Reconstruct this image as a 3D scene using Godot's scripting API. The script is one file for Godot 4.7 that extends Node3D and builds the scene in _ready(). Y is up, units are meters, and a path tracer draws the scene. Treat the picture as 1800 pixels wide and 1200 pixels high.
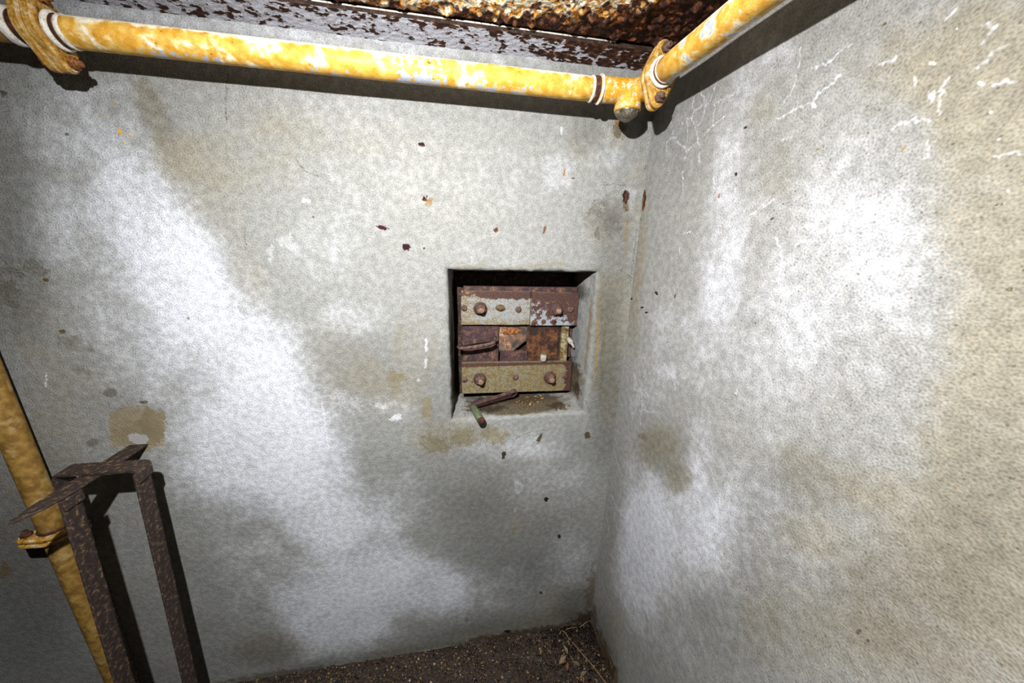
extends Node3D

# World axes: the back wall is the plane z = 0 (room at z > 0), the right wall is x = 0
# (room at x < 0), the floor is y = 0.  Everything is in metres.

const BACK_W := 2.4        # the textured stretch of the back wall, from x = -2.4 to 0
const RIGHT_W := 1.3       # the textured stretch of the right wall, from z = 0 to 1.3
const WALL_H := 2.2
const CEIL_Y := 2.216
const BEAM_Y := 2.186
const TEX := 1.0           # texture scale
const FLAT := 0xFFFFFFFF   # smooth group of faceted shapes

var mats := {}
var taken := {}


func _ready() -> void:
	make_camera()
	make_environment()
	make_flash()
	make_materials()
	make_room()
	make_ceiling()
	make_pipes()
	make_shutter()
	make_crank()
	make_stand()
	make_anchors()
	make_floor_litter()


# ---------------------------------------------------------------- camera and light

func make_camera() -> void:
	var cam := Camera3D.new()
	cam.name = "camera"
	cam.position = Vector3(-0.59847, 1.69000, 1.06682)
	cam.rotation = Vector3(-0.27613, -0.17329, 0.02750)
	cam.fov = 91.18848
	cam.near = 0.05
	cam.far = 50.0
	add_child(cam)
	cam.current = true


func make_environment() -> void:
	var env := Environment.new()
	env.background_mode = Environment.BG_COLOR
	env.background_color = Color(0, 0, 0)
	env.tonemap_mode = Environment.TONE_MAPPER_LINEAR
	env.tonemap_exposure = 1.0
	env.sdfgi_enabled = true
	env.ssao_enabled = true
	env.ssil_enabled = true
	var w := WorldEnvironment.new()
	w.name = "environment"
	w.environment = env
	add_child(w)


func make_flash() -> void:
	# the photographer's flash, held up beside the camera just under the ceiling
	var s := SpotLight3D.new()
	s.name = "hand_held_flash"
	s.position = Vector3(-0.80, 2.085, 1.04)
	add_child(s)
	s.look_at_from_position(s.position, Vector3(-0.48, 0.93, 0.0))
	s.light_color = Color(1.0, 1.0, 1.0)
	s.light_energy = 5.35
	s.light_size = 0.012
	s.spot_range = 12.0
	s.spot_attenuation = 2.0
	s.spot_angle = 80.0
	s.spot_angle_attenuation = 1.0
	s.shadow_enabled = true


# ---------------------------------------------------------------- naming helpers

func numbered(called: String) -> String:
	if not taken.has(called):
		taken[called] = 0
		return called
	taken[called] += 1
	return "%s_%03d" % [called, taken[called]]


func tag(o: Node3D, label: String, category := "", group := "", kind := "") -> Node3D:
	if label: o.set_meta("label", label)
	if category: o.set_meta("category", category)
	if group: o.set_meta("group", group)
	if kind: o.set_meta("kind", kind)
	return o


func thing(called: String, label: String, category: String, at := Vector3.ZERO, group := "") -> Node3D:
	var o := Node3D.new()
	o.name = numbered(called)
	o.position = at
	add_child(o)
	tag(o, label, category, group)
	return o


func start() -> SurfaceTool:
	var st := SurfaceTool.new()
	st.begin(Mesh.PRIMITIVE_TRIANGLES)
	return st


func built(st: SurfaceTool, m: Material) -> ArrayMesh:
	st.generate_normals()
	var mesh := st.commit()
	mesh.surface_set_material(0, m)
	return mesh


func put(called: String, st: SurfaceTool, m: Material, parent: Node3D = null) -> MeshInstance3D:
	var o := MeshInstance3D.new()
	o.mesh = built(st, m)
	o.cast_shadow = GeometryInstance3D.SHADOW_CASTING_SETTING_ON
	if parent:
		o.name = called
		parent.add_child(o, true)
	else:
		o.name = numbered(called)
		add_child(o)
	return o


# ---------------------------------------------------------------- shape helpers

func tri(st: SurfaceTool, a: Vector3, b: Vector3, c: Vector3, out: Vector3, uv := [Vector2(), Vector2(), Vector2()]) -> void:
	# winds the triangle so that its front (clockwise) faces «out»
	var flip := (c - a).cross(b - a).dot(out) < 0.0
	st.set_uv(uv[0]); st.add_vertex(a)
	if flip:
		st.set_uv(uv[2]); st.add_vertex(c)
		st.set_uv(uv[1]); st.add_vertex(b)
	else:
		st.set_uv(uv[1]); st.add_vertex(b)
		st.set_uv(uv[2]); st.add_vertex(c)


func quad(st: SurfaceTool, a: Vector3, b: Vector3, c: Vector3, d: Vector3, out: Vector3) -> void:
	tri(st, a, b, c, out)
	tri(st, a, c, d, out)


func sheet(st: SurfaceTool, nu: int, nv: int, at: Callable, uvat: Callable, flip := false) -> void:
	# a grid of (nu+1) by (nv+1) points; front side where u x v points at the viewer, or away with flip
	var pts := []
	var uvs := []
	for j in nv + 1:
		for i in nu + 1:
			pts.append(at.call(float(i) / nu, float(j) / nv))
			uvs.append(uvat.call(float(i) / nu, float(j) / nv))
	for j in nv:
		for i in nu:
			var k := [j * (nu + 1) + i, j * (nu + 1) + i + 1, (j + 1) * (nu + 1) + i + 1, (j + 1) * (nu + 1) + i]
			var order := [0, 1, 2, 0, 2, 3] if flip else [0, 2, 1, 0, 3, 2]
			for n in order:
				st.set_uv(uvs[k[n]])
				st.add_vertex(pts[k[n]])


func frame_along(dir: Vector3) -> Basis:
	# a basis whose y axis runs along dir
	var y := dir.normalized()
	var ref := Vector3.UP if absf(y.y) < 0.9 else Vector3.BACK
	var x := ref.cross(y).normalized()
	return Basis(x, y, x.cross(y).normalized())


func lathe(st: SurfaceTool, profile: Array, xf: Transform3D, seg := 28, wobble := 0.0) -> void:
	# profile of Vector2(radius, height) turned round the y axis of xf
	var n := profile.size() - 1
	for j in n:
		for i in seg:
			var p := []
			var uv := []
			for q in [[i, j], [i + 1, j], [i + 1, j + 1], [i, j + 1]]:
				var a: float = TAU * float(q[0] % seg) / seg
				var r: Vector2 = profile[q[1]]
				var k := 1.0 + wobble * sin(a * 3.0 + r.y * 70.0) * cos(a * 2.0 + r.y * 31.0)
				p.append(xf * Vector3(cos(a) * r.x * k, r.y, sin(a) * r.x * k))
				uv.append(Vector2(r.y, float(q[0]) / seg))
			for n3 in [[0, 1, 2], [0, 2, 3]]:
				var out: Vector3 = (p[0] + p[1] + p[2] + p[3]) / 4.0 - xf * Vector3(0, (profile[j].y + profile[j + 1].y) / 2.0, 0)
				if profile[j].x < 1e-5 or profile[j + 1].x < 1e-5 or absf(profile[j].y - profile[j + 1].y) < 1e-5:
					var d: Vector2 = profile[j + 1] - profile[j]
					out = xf.basis * Vector3(0, -d.x, 0) if absf(d.x) > absf(d.y) else out
				elif profile[j + 1].y < profile[j].y:
					out = -out
				if (p[n3[0]] - p[n3[1]]).length() < 1e-7 or (p[n3[1]] - p[n3[2]]).length() < 1e-7 or (p[n3[0]] - p[n3[2]]).length() < 1e-7:
					continue
				tri(st, p[n3[0]], p[n3[1]], p[n3[2]], out, [uv[n3[0]], uv[n3[1]], uv[n3[2]]])


func rod(st: SurfaceTool, a: Vector3, b: Vector3, r: float, seg := 14, r2 := -1.0) -> void:
	var l := (b - a).length()
	var q := r if r2 < 0.0 else r2
	var c := minf(r, q) * 0.2
	lathe(st, [Vector2(0, 0), Vector2(r - c, 0), Vector2(r, c), Vector2(q, l - c), Vector2(q - c, l), Vector2(0, l)], Transform3D(frame_along(b - a), a), seg)


func block(st: SurfaceTool, size: Vector3, xf: Transform3D, c := 0.002) -> void:
	# a box with chamfered edges, centred on xf
	var h := size / 2.0
	c = minf(c, minf(h.x, minf(h.y, h.z)) * 0.9)
	var P := func(sx, sy, sz, k):   # k: the axis whose face the point lies on
		var v := Vector3(sx * (h.x - c), sy * (h.y - c), sz * (h.z - c))
		v[k] = [sx * h.x, sy * h.y, sz * h.z][k]
		return xf * v
	for k in 3:
		for s in [-1, 1]:
			var p := []
			for q in [[-1, -1], [1, -1], [1, 1], [-1, 1]]:
				var g := [0, 0, 0]
				g[k] = s; g[(k + 1) % 3] = q[0]; g[(k + 2) % 3] = q[1]
				p.append(P.call(g[0], g[1], g[2], k))
			var o := Vector3.ZERO
			o[k] = s
			quad(st, p[0], p[1], p[2], p[3], xf.basis * o)
	for k in 3:
		var a := (k + 1) % 3
		var b := (k + 2) % 3
		for s in [-1, 1]:
			for t in [-1, 1]:
				var p := []
				for q in [[-1, a], [1, a], [1, b], [-1, b]]:
					var g := [0, 0, 0]
					g[k] = q[0]; g[a] = s; g[b] = t
					p.append(P.call(g[0], g[1], g[2], q[1]))
				var o := Vector3.ZERO
				o[a] = s; o[b] = t
				quad(st, p[0], p[1], p[2], p[3], xf.basis * o)
	for x in [-1, 1]:
		for y in [-1, 1]:
			for z in [-1, 1]:
				tri(st, P.call(x, y, z, 0), P.call(x, y, z, 1), P.call(x, y, z, 2), xf.basis * Vector3(x, y, z))


func slab(st: SurfaceTool, outline: PackedVector2Array, depth: float, xf: Transform3D, c := 0.0015) -> void:
	# an outline in the xy plane of xf, as thick as depth along z, with chamfered rims
	if Geometry2D.is_polygon_clockwise(outline):
		outline.reverse()
	var n := outline.size()
	var inner := PackedVector2Array()
	for i in n:
		var d1 := (outline[i] - outline[(i + n - 1) % n]).normalized()
		var d2 := (outline[(i + 1) % n] - outline[i]).normalized()
		var nrm := (Vector2(-d1.y, d1.x) + Vector2(-d2.y, d2.x)).normalized()
		inner.append(outline[i] + nrm * c)
	var h := depth / 2.0
	var V := func(p: Vector2, z: float): return xf * Vector3(p.x, p.y, z)
	for i in n:
		var j := (i + 1) % n
		var e := outline[j] - outline[i]
		var o2 := Vector2(e.y, -e.x).normalized()
		var out := xf.basis * Vector3(o2.x, o2.y, 0)
		var fz := xf.basis * Vector3(0, 0, 1)
		quad(st, V.call(outline[i], -h + c), V.call(outline[j], -h + c), V.call(outline[j], h - c), V.call(outline[i], h - c), out)
		quad(st, V.call(outline[i], h - c), V.call(outline[j], h - c), V.call(inner[j], h), V.call(inner[i], h), out + fz)
		quad(st, V.call(outline[i], -h + c), V.call(outline[j], -h + c), V.call(inner[j], -h), V.call(inner[i], -h), out - fz)
	var t := Geometry2D.triangulate_polygon(inner)
	for i in t.size() / 3:
		for s in [-1.0, 1.0]:
			tri(st, V.call(inner[t[i * 3]], h * s), V.call(inner[t[i * 3 + 1]], h * s), V.call(inner[t[i * 3 + 2]], h * s), xf.basis * Vector3(0, 0, s))


func bend(st: SurfaceTool, path: Array, width: Vector3, thick: float) -> void:
	# a flat bar of that thickness bent along path; width is its (constant) broad direction
	var n := path.size()
	var L := []
	for i in n:
		var d1: Vector3 = (path[i] - path[maxi(i - 1, 0)]).normalized()
		var d2: Vector3 = (path[mini(i + 1, n - 1)] - path[i]).normalized()
		var d := (d1 + d2).normalized()
		var nrm := width.cross(d).normalized()
		var k := thick / 2.0 / maxf(0.5, absf(nrm.dot(width.cross(d2 if d2.length() > 0.5 else d1).normalized())))
		var w := width / 2.0
		L.append([path[i] - w - nrm * k, path[i] + w - nrm * k, path[i] + w + nrm * k, path[i] - w + nrm * k])
	for i in n - 1:
		var mid: Vector3 = (path[i] + path[i + 1]) / 2.0
		for e in 4:
			var f := (e + 1) % 4
			quad(st, L[i][e], L[i][f], L[i + 1][f], L[i + 1][e], (L[i][e] + L[i][f] + L[i + 1][e] + L[i + 1][f]) / 4.0 - mid)
	quad(st, L[0][0], L[0][1], L[0][2], L[0][3], path[0] - path[1])
	quad(st, L[n - 1][0], L[n - 1][1], L[n - 1][2], L[n - 1][3], path[n - 1] - path[n - 2])


func hexagon(st: SurfaceTool, across: float, h: float, xf: Transform3D) -> void:
	# a nut: six sides round the y axis of xf, its upper corners cut off
	var r := across / 2.0 / cos(PI / 6.0)
	for i in 6:
		var a := TAU * i / 6.0
		var b := TAU * (i + 1) / 6.0
		var da := Vector3(cos(a), 0, sin(a))
		var db := Vector3(cos(b), 0, sin(b))
		var up := Vector3(0, h, 0)
		var ch := Vector3(0, h * 0.82, 0)
		var o := xf.basis * (da + db)
		quad(st, xf * (da * r), xf * (db * r), xf * (db * r + ch), xf * (da * r + ch), o)
		quad(st, xf * (da * r + ch), xf * (db * r + ch), xf * (db * r * 0.86 + up), xf * (da * r * 0.86 + up), o + xf.basis.y)
		tri(st, xf * up, xf * (da * r * 0.86 + up), xf * (db * r * 0.86 + up), xf.basis.y)
		tri(st, xf * Vector3.ZERO, xf * (da * r), xf * (db * r), -xf.basis.y)


func oval(long: float, wide: float, bolts: float, ear: float, n := 20) -> PackedVector2Array:
	# the outline of a two-bolt flange: a round middle (radius wide) and two ears at +-bolts along y
	var pts := PackedVector2Array()
	for i in n * 4:
		var a := TAU * i / (n * 4.0)
		var d := Vector2(cos(a), sin(a))
		var best := wide
		for s in [-1.0, 1.0]:   # the furthest point along d of the hull of middle and ear
			for k in 9:
				var t := k / 8.0
				var c := Vector2(0, s * bolts * t)
				var rr: float = lerpf(wide, ear, t)
				var b := d.dot(c)
				var disc := b * b - c.length_squared() + rr * rr
				if disc > 0.0:
					best = maxf(best, b + sqrt(disc))
		pts.append(d * minf(best, long))
	return pts


# ---------------------------------------------------------------- textures

func noise(seed_: int, freq: float, octaves := 4, type := FastNoiseLite.TYPE_SIMPLEX_SMOOTH) -> FastNoiseLite:
	var n := FastNoiseLite.new()
	n.seed = seed_
	n.noise_type = type
	n.frequency = freq
	n.fractal_type = FastNoiseLite.FRACTAL_FBM if octaves > 1 else FastNoiseLite.FRACTAL_NONE
	n.fractal_octaves = octaves
	return n


func bytes_of(n: FastNoiseLite, w: int, h: int, seamless := false) -> PackedByteArray:
	var im: Image = n.get_seamless_image(w, h) if seamless else n.get_image(w, h)
	im.convert(Image.FORMAT_L8)
	return im.get_data()


func texture_of(im: Image) -> ImageTexture:
	return ImageTexture.create_from_image(im)


func in_bands(h: int, bands: int, work: Callable) -> PackedByteArray:
	# work(first_row, last_row) -> bytes, run for all bands at once
	var got := []
	got.resize(bands)
	var id := WorkerThreadPool.add_group_task(func(k: int): got[k] = work.call(h * k / bands, h * (k + 1) / bands), bands, -1, true)
	WorkerThreadPool.wait_for_group_task_completion(id)
	var all := PackedByteArray()
	for b in got:
		all.append_array(b)
	return all


func layer_image(w: float, cell: float, soft: Array) -> Image:
	# stains and painted brightness at a coarse grid: [channel, centre.x, centre.y, half axis a (x, y), half axis b (x, y), strength]
	var nx := int(ceil(w / cell))
	var ny := int(ceil(WALL_H / cell))
	var ch := [PackedFloat32Array(), PackedFloat32Array(), PackedFloat32Array()]
	for c in 3:
		ch[c].resize(nx * ny)
	for s in soft:
		var ctr := Vector2(s[1], s[2])
		var a := Vector2(s[3], s[4])
		var b := Vector2(s[5], s[6])
		var det := a.x * b.y - a.y * b.x
		if absf(det) < 1e-9:
			continue
		var ext := Vector2(absf(a.x) + absf(b.x), absf(a.y) + absf(b.y)) * 1.05
		var arr: PackedFloat32Array = ch[int(s[0])]
		for j in range(maxi(0, int((ctr.y - ext.y) / cell)), mini(ny, int((ctr.y + ext.y) / cell) + 1)):
			for i in range(maxi(0, int((ctr.x - ext.x) / cell)), mini(nx, int((ctr.x + ext.x) / cell) + 1)):
				var d := Vector2((i + 0.5) * cell, (j + 0.5) * cell) - ctr
				var u := (d.x * b.y - d.y * b.x) / det
				var v := (a.x * d.y - a.y * d.x) / det
				var r := sqrt(u * u + v * v)
				if r < 1.0:
					var f := 1.0 - r
					f = smoothstep(0.0, 0.75, f)
					arr[j * nx + i] += s[7] * f
		ch[int(s[0])] = arr
	var data := PackedByteArray()
	data.resize(nx * ny * 3)
	for k in nx * ny:
		for c in 3:
			data[k * 3 + c] = int(clampf(ch[c][k] * 0.5 + 0.5, 0.0, 1.0) * 255.0)
	return Image.create_from_data(nx, ny, false, Image.FORMAT_RGB8, data)


func wall_images(w: float, soft: Array, seed_: int, pebbly: float, grain: float, cols: Array) -> Array:
	# the colour and the relief of a plastered wall; one texel is about 1.2 mm
	var W := int(w / 0.00118 * TEX)
	var H := int(WALL_H / 0.00118 * TEX)
	var low := layer_image(w, 0.01, soft)
	low.resize(W, H, Image.INTERPOLATE_CUBIC)
	var L := low.get_data()
	var k := 1.0 / TEX
	var nA := bytes_of(noise(seed_, 0.012 * k, 6), W, H)             # ragged outlines
	var nB := bytes_of(noise(seed_ + 1, 0.27 * k, 2), W, H)          # grain of the render
	var nC := bytes_of(noise(seed_ + 2, 0.045 * k, 4), W, H)         # blotches
	var nD := bytes_of(noise(seed_ + 3, 0.09 * k, 2, FastNoiseLite.TYPE_CELLULAR), W, H)   # pores and grit
	var nE := bytes_of(noise(seed_ + 4, 0.48 * k, 1), W, H)          # sand
	var base: Vector3 = cols[0]
	var white: Vector3 = cols[1]
	var tan_: Vector3 = cols[2]
	var speck: Vector3 = cols[3]
	var work := func(r0: int, r1: int) -> PackedByteArray:
		var o := PackedByteArray()
		o.resize((r1 - r0) * W * 3)
		var q := 0
		for y in range(r0, r1):
			var at := y * W
			for x in W:
				var i := at + x
				var a := nA[i] / 255.0 - 0.5
				var c := nC[i] / 255.0 - 0.5
				var g := 0.85 * (nB[i] / 255.0 - 0.5) + 0.25 * (nE[i] / 255.0 - 0.5)
				if g < -0.1: g += (g + 0.1) * 1.2
				var wv := clampf((L[i * 3] / 127.5 - 1.0) + a * 0.46 + c * 0.10 + 0.02, 0.0, 1.0)
				wv = wv * wv * (3.0 - 2.0 * wv)
				var tv := clampf((L[i * 3 + 1] / 127.5 - 1.0) * 1.1 + a * 0.5 - c * 0.3, 0.0, 1.0)
				tv = tv * tv * (3.0 - 2.0 * tv)
				var dk := clampf((L[i * 3 + 2] / 127.5 - 1.0) + a * 0.30 - c * 0.15, -0.2, 0.9)
				var v := base.lerp(white, wv).lerp(tan_, tv * 0.8)
				var m := (1.0 - dk * 0.62) * (1.0 + g * grain + c * 0.10 + a * 0.16)
				var d := nD[i] / 255.0
				if d < 0.13 + pebbly * 0.05:
					var grit := speck if c < 0.12 else Vector3(0.55, 0.40, 0.26)
					v = v.lerp(grit, minf(0.8, (0.13 + pebbly * 0.05 - d) * 6.0 * (0.25 + pebbly)))
				elif d > 0.86:
					m *= 1.0 + (d - 0.86) * 0.9
				v *= m
				o[q] = int(clampf(v.x, 0.0, 1.0) * 255.0)
				o[q + 1] = int(clampf(v.y, 0.0, 1.0) * 255.0)
				o[q + 2] = int(clampf(v.z, 0.0, 1.0) * 255.0)
				q += 3
		return o
	var colour := Image.create_from_data(W, H, false, Image.FORMAT_RGB8, in_bands(H, 16, work))
	var relief_work := func(r0: int, r1: int) -> PackedByteArray:
		var o := PackedByteArray()
		o.resize((r1 - r0) * W)
		var q := 0
		for y in range(r0, r1):
			var at := y * W
			for x in W:
				var i := at + x
				var v := 0.62 * nB[i] + 0.18 * nC[i] + 0.20 * nD[i]
				o[q] = int(clampf(v, 0.0, 255.0))
				q += 1
		return o
	var relief := Image.create_from_data(W, H, false, Image.FORMAT_L8, in_bands(H, 16, relief_work))
	return [colour, relief]


func stamp(im: Image, rel: Image, w: float, s: Array, n: FastNoiseLite) -> void:
	# a mark with a ragged rim: [x, y, half axis a (x, y), half axis b (x, y), colour, opacity, rim raggedness, relief]
	var W := im.get_width()
	var H := im.get_height()
	var px := W / w
	var ctr := Vector2(s[0], s[1]) * px
	var a := Vector2(s[2], s[3]) * px
	var b := Vector2(s[4], s[5]) * px
	var det := a.x * b.y - a.y * b.x
	var ext := Vector2(absf(a.x) + absf(b.x), absf(a.y) + absf(b.y)) * 1.3 + Vector2(2, 2)
	var col: Color = s[6]
	for y in range(maxi(0, int(ctr.y - ext.y)), mini(H, int(ctr.y + ext.y) + 1)):
		for x in range(maxi(0, int(ctr.x - ext.x)), mini(W, int(ctr.x + ext.x) + 1)):
			var d := Vector2(x, y) - ctr
			var u := (d.x * b.y - d.y * b.x) / det
			var v := (a.x * d.y - a.y * d.x) / det
			var r := sqrt(u * u + v * v) + (n.get_noise_2d(x * 1.0 / TEX, y * 1.0 / TEX) * 0.8 + n.get_noise_2d(x * 0.28 / TEX, y * 0.28 / TEX) * 1.1) * float(s[8])
			var f := clampf((1.0 - r) * float(s[9]), 0.0, 1.0) * float(s[7])
			if f > 0.0:
				var old := im.get_pixel(x, y)
				var lum := clampf(0.7 + n.get_noise_2d(x * 3.1, y * 3.1 + 500.0) * 0.9, 0.3, 1.3) if s[10] > 0.5 else clampf(0.35 + old.get_luminance() * 1.3, 0.6, 1.35)
				im.set_pixel(x, y, old.lerp(Color(col.r * lum, col.g * lum, col.b * lum), f))
				if s[11] != 0.0:
					var o2 := rel.get_pixel(x, y).r
					rel.set_pixel(x, y, Color(clampf(o2 + float(s[11]) * f, 0, 1), 0, 0))


func vein(im: Image, rel: Image, w: float, pts: Array, wide: float, col: Color, alpha: float, relief: float, n: FastNoiseLite) -> void:
	# a crack or a vein of lime along a polyline
	var W := im.get_width()
	var H := im.get_height()
	var px := W / w
	for k in range(0, pts.size() - 2, 2):
		var p := Vector2(pts[k], pts[k + 1]) * px
		var q := Vector2(pts[k + 2], pts[k + 3]) * px
		var steps := int((q - p).length() * 1.4) + 1
		for t in steps:
			var c := p.lerp(q, float(t) / steps)
			c += Vector2(n.get_noise_2d(c.x * 1.2, c.y * 1.2), n.get_noise_2d(c.x * 1.2 + 300.0, c.y * 1.2)) * 4.5 * TEX
			var r := wide * px * (0.55 + 0.9 * absf(n.get_noise_2d(c.x * 0.7, c.y * 0.7 + 90.0) + 0.35))
			for y in range(int(c.y - r - 1), int(c.y + r + 2)):
				for x in range(int(c.x - r - 1), int(c.x + r + 2)):
					if x < 0 or y < 0 or x >= W or y >= H:
						continue
					var f := clampf(r + 0.5 - Vector2(x + 0.5, y + 0.5).distance_to(c), 0.0, 1.0) * alpha * 0.45
					if f > 0.0:
						im.set_pixel(x, y, im.get_pixel(x, y).lerp(col, f))
						if relief != 0.0:
							rel.set_pixel(x, y, Color(clampf(rel.get_pixel(x, y).r + relief * f, 0, 1), 0, 0))


func coat(seed_: int, size: int, cols: Array, thresholds: Array, freq := 0.02, grain := 0.35, soft := 0.035, stretch := Vector2(1, 1)) -> Array:
	# a seamless coat: cols[0] where the noise is low, cols[k] above thresholds[k-1]; [colour, relief]
	var fA := noise(seed_, freq, 5)
	var w := int(size * stretch.x)
	var h := int(size * stretch.y)
	var a := bytes_of(fA, w, h, true)
	var b := bytes_of(noise(seed_ + 11, freq * 3.7, 4), w, h, true)
	var g := bytes_of(noise(seed_ + 23, 0.35, 2), w, h, true)
	var o := PackedByteArray()
	var rel := PackedByteArray()
	o.resize(w * h * 3)
	rel.resize(w * h)
	for i in w * h:
		var v := a[i] / 255.0 * 0.72 + b[i] / 255.0 * 0.28
		var c: Color = cols[0]
		var lift := 0.0
		for k in thresholds.size():
			var t: float = thresholds[k]
			var f := clampf((v - t) / soft + 0.5, 0.0, 1.0)
			c = c.lerp(cols[k + 1], f)
			lift += f
		var m := 1.0 + (g[i] / 255.0 - 0.5) * grain * 2.0 + (b[i] / 255.0 - 0.5) * grain
		o[i * 3] = int(clampf(c.r * m, 0, 1) * 255.0)
		o[i * 3 + 1] = int(clampf(c.g * m, 0, 1) * 255.0)
		o[i * 3 + 2] = int(clampf(c.b * m, 0, 1) * 255.0)
		rel[i] = int(clampf(lift / maxf(1.0, thresholds.size()) * 0.45 + b[i] / 255.0 * 0.35 + g[i] / 255.0 * 0.2, 0, 1) * 255.0)
	return [texture_of(Image.create_from_data(w, h, false, Image.FORMAT_RGB8, o)), texture_of(Image.create_from_data(w, h, false, Image.FORMAT_L8, rel))]


func rgb(r: int, g: int, b: int) -> Color:
	return Color8(r, g, b)


func surface(called: String, maps: Array, per_metre: float, relief_cm: float, rough := 0.75, metal := 0.0, spec := 0.4, tint := 1.0) -> StandardMaterial3D:
	var m := StandardMaterial3D.new()
	m.resource_name = called
	m.albedo_texture = maps[0]
	m.albedo_color = Color(tint, tint, tint)
	m.roughness = rough
	m.metallic = metal
	m.metallic_specular = spec
	if maps.size() > 1 and relief_cm > 0.0:
		m.heightmap_enabled = true
		m.heightmap_texture = maps[1]
		m.heightmap_scale = relief_cm
	if per_metre > 0.0:
		m.uv1_triplanar = true
		m.uv1_scale = Vector3.ONE * per_metre
	mats[called] = m
	return m


func pipe_paint(seed_: int, w: int, h: int, length: float, yellow: Color, deep: Color, pale: Color, top: float, scuff: float, marks: Array) -> Array:
	# paint on a pipe: u runs along it, v round it (v = 0.5 faces the room, v > 0.5 upwards)
	var a := bytes_of(noise(seed_, 0.012, 5), w, h)
	var b := bytes_of(noise(seed_ + 1, 0.05, 4), w, h)
	var g := bytes_of(noise(seed_ + 2, 0.3, 2), w, h)
	var c := bytes_of(noise(seed_ + 3, 0.03, 4), w, h)
	var grey := rgb(150, 156, 172)
	var im := Image.create(w, h, false, Image.FORMAT_RGB8)
	var rel := Image.create(w, h, false, Image.FORMAT_L8)
	for y in h:
		var v := (y + 0.5) / h
		for x in w:
			var i := y * w + x
			var A := a[i] / 255.0 - 0.5
			var B := b[i] / 255.0 - 0.5
			var C := c[i] / 255.0 - 0.5
			var G := g[i] / 255.0 - 0.5
			var col := yellow.lerp(deep, clampf(0.5 + C * 2.4, 0.0, 1.0))
			var lime := clampf((smoothstep(0.535, 0.66, v) * top + A * 1.7 + B * 0.7 - 0.06 + (scuff - 0.5) * 0.5) * 1.9, 0.0, 1.0)  # lime crust on the upper side, with the bright highlight painted in
			col = col.lerp(pale, lime)
			var gr := 0.0
			for mk in marks:   # [from, to, v from, v to, strength]
				var u := (x + 0.5) / w * length
				if u > mk[0] and u < mk[1] and v > mk[2] and v < mk[3]:
					gr = maxf(gr, clampf((B * 1.6 + A + mk[4]) * 5.0, 0.0, 1.0))
			if B - A * 0.3 > 0.28:
				gr = maxf(gr, clampf((B - A * 0.3 - 0.28) * 5.0, 0.0, 0.6) * scuff)
			col = col.lerp(grey, gr)
			var pit := clampf((-B - 0.41 + C * 0.3) * 10.0, 0.0, 1.0)
			col = col.lerp(rgb(62, 40, 24), pit * 0.85)
			var m := 1.0 + G * 0.22 + B * 0.18
			im.set_pixel(x, y, Color(clampf(col.r * m, 0, 1), clampf(col.g * m, 0, 1), clampf(col.b * m, 0, 1)))
			rel.set_pixel(x, y, Color(clampf(0.45 + lime * 0.25 - pit * 0.4 - gr * 0.15 + B * 0.3 + G * 0.15, 0, 1), 0, 0))
	return [texture_of(im), texture_of(rel)]


# ---------------------------------------------------------------- materials

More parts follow.
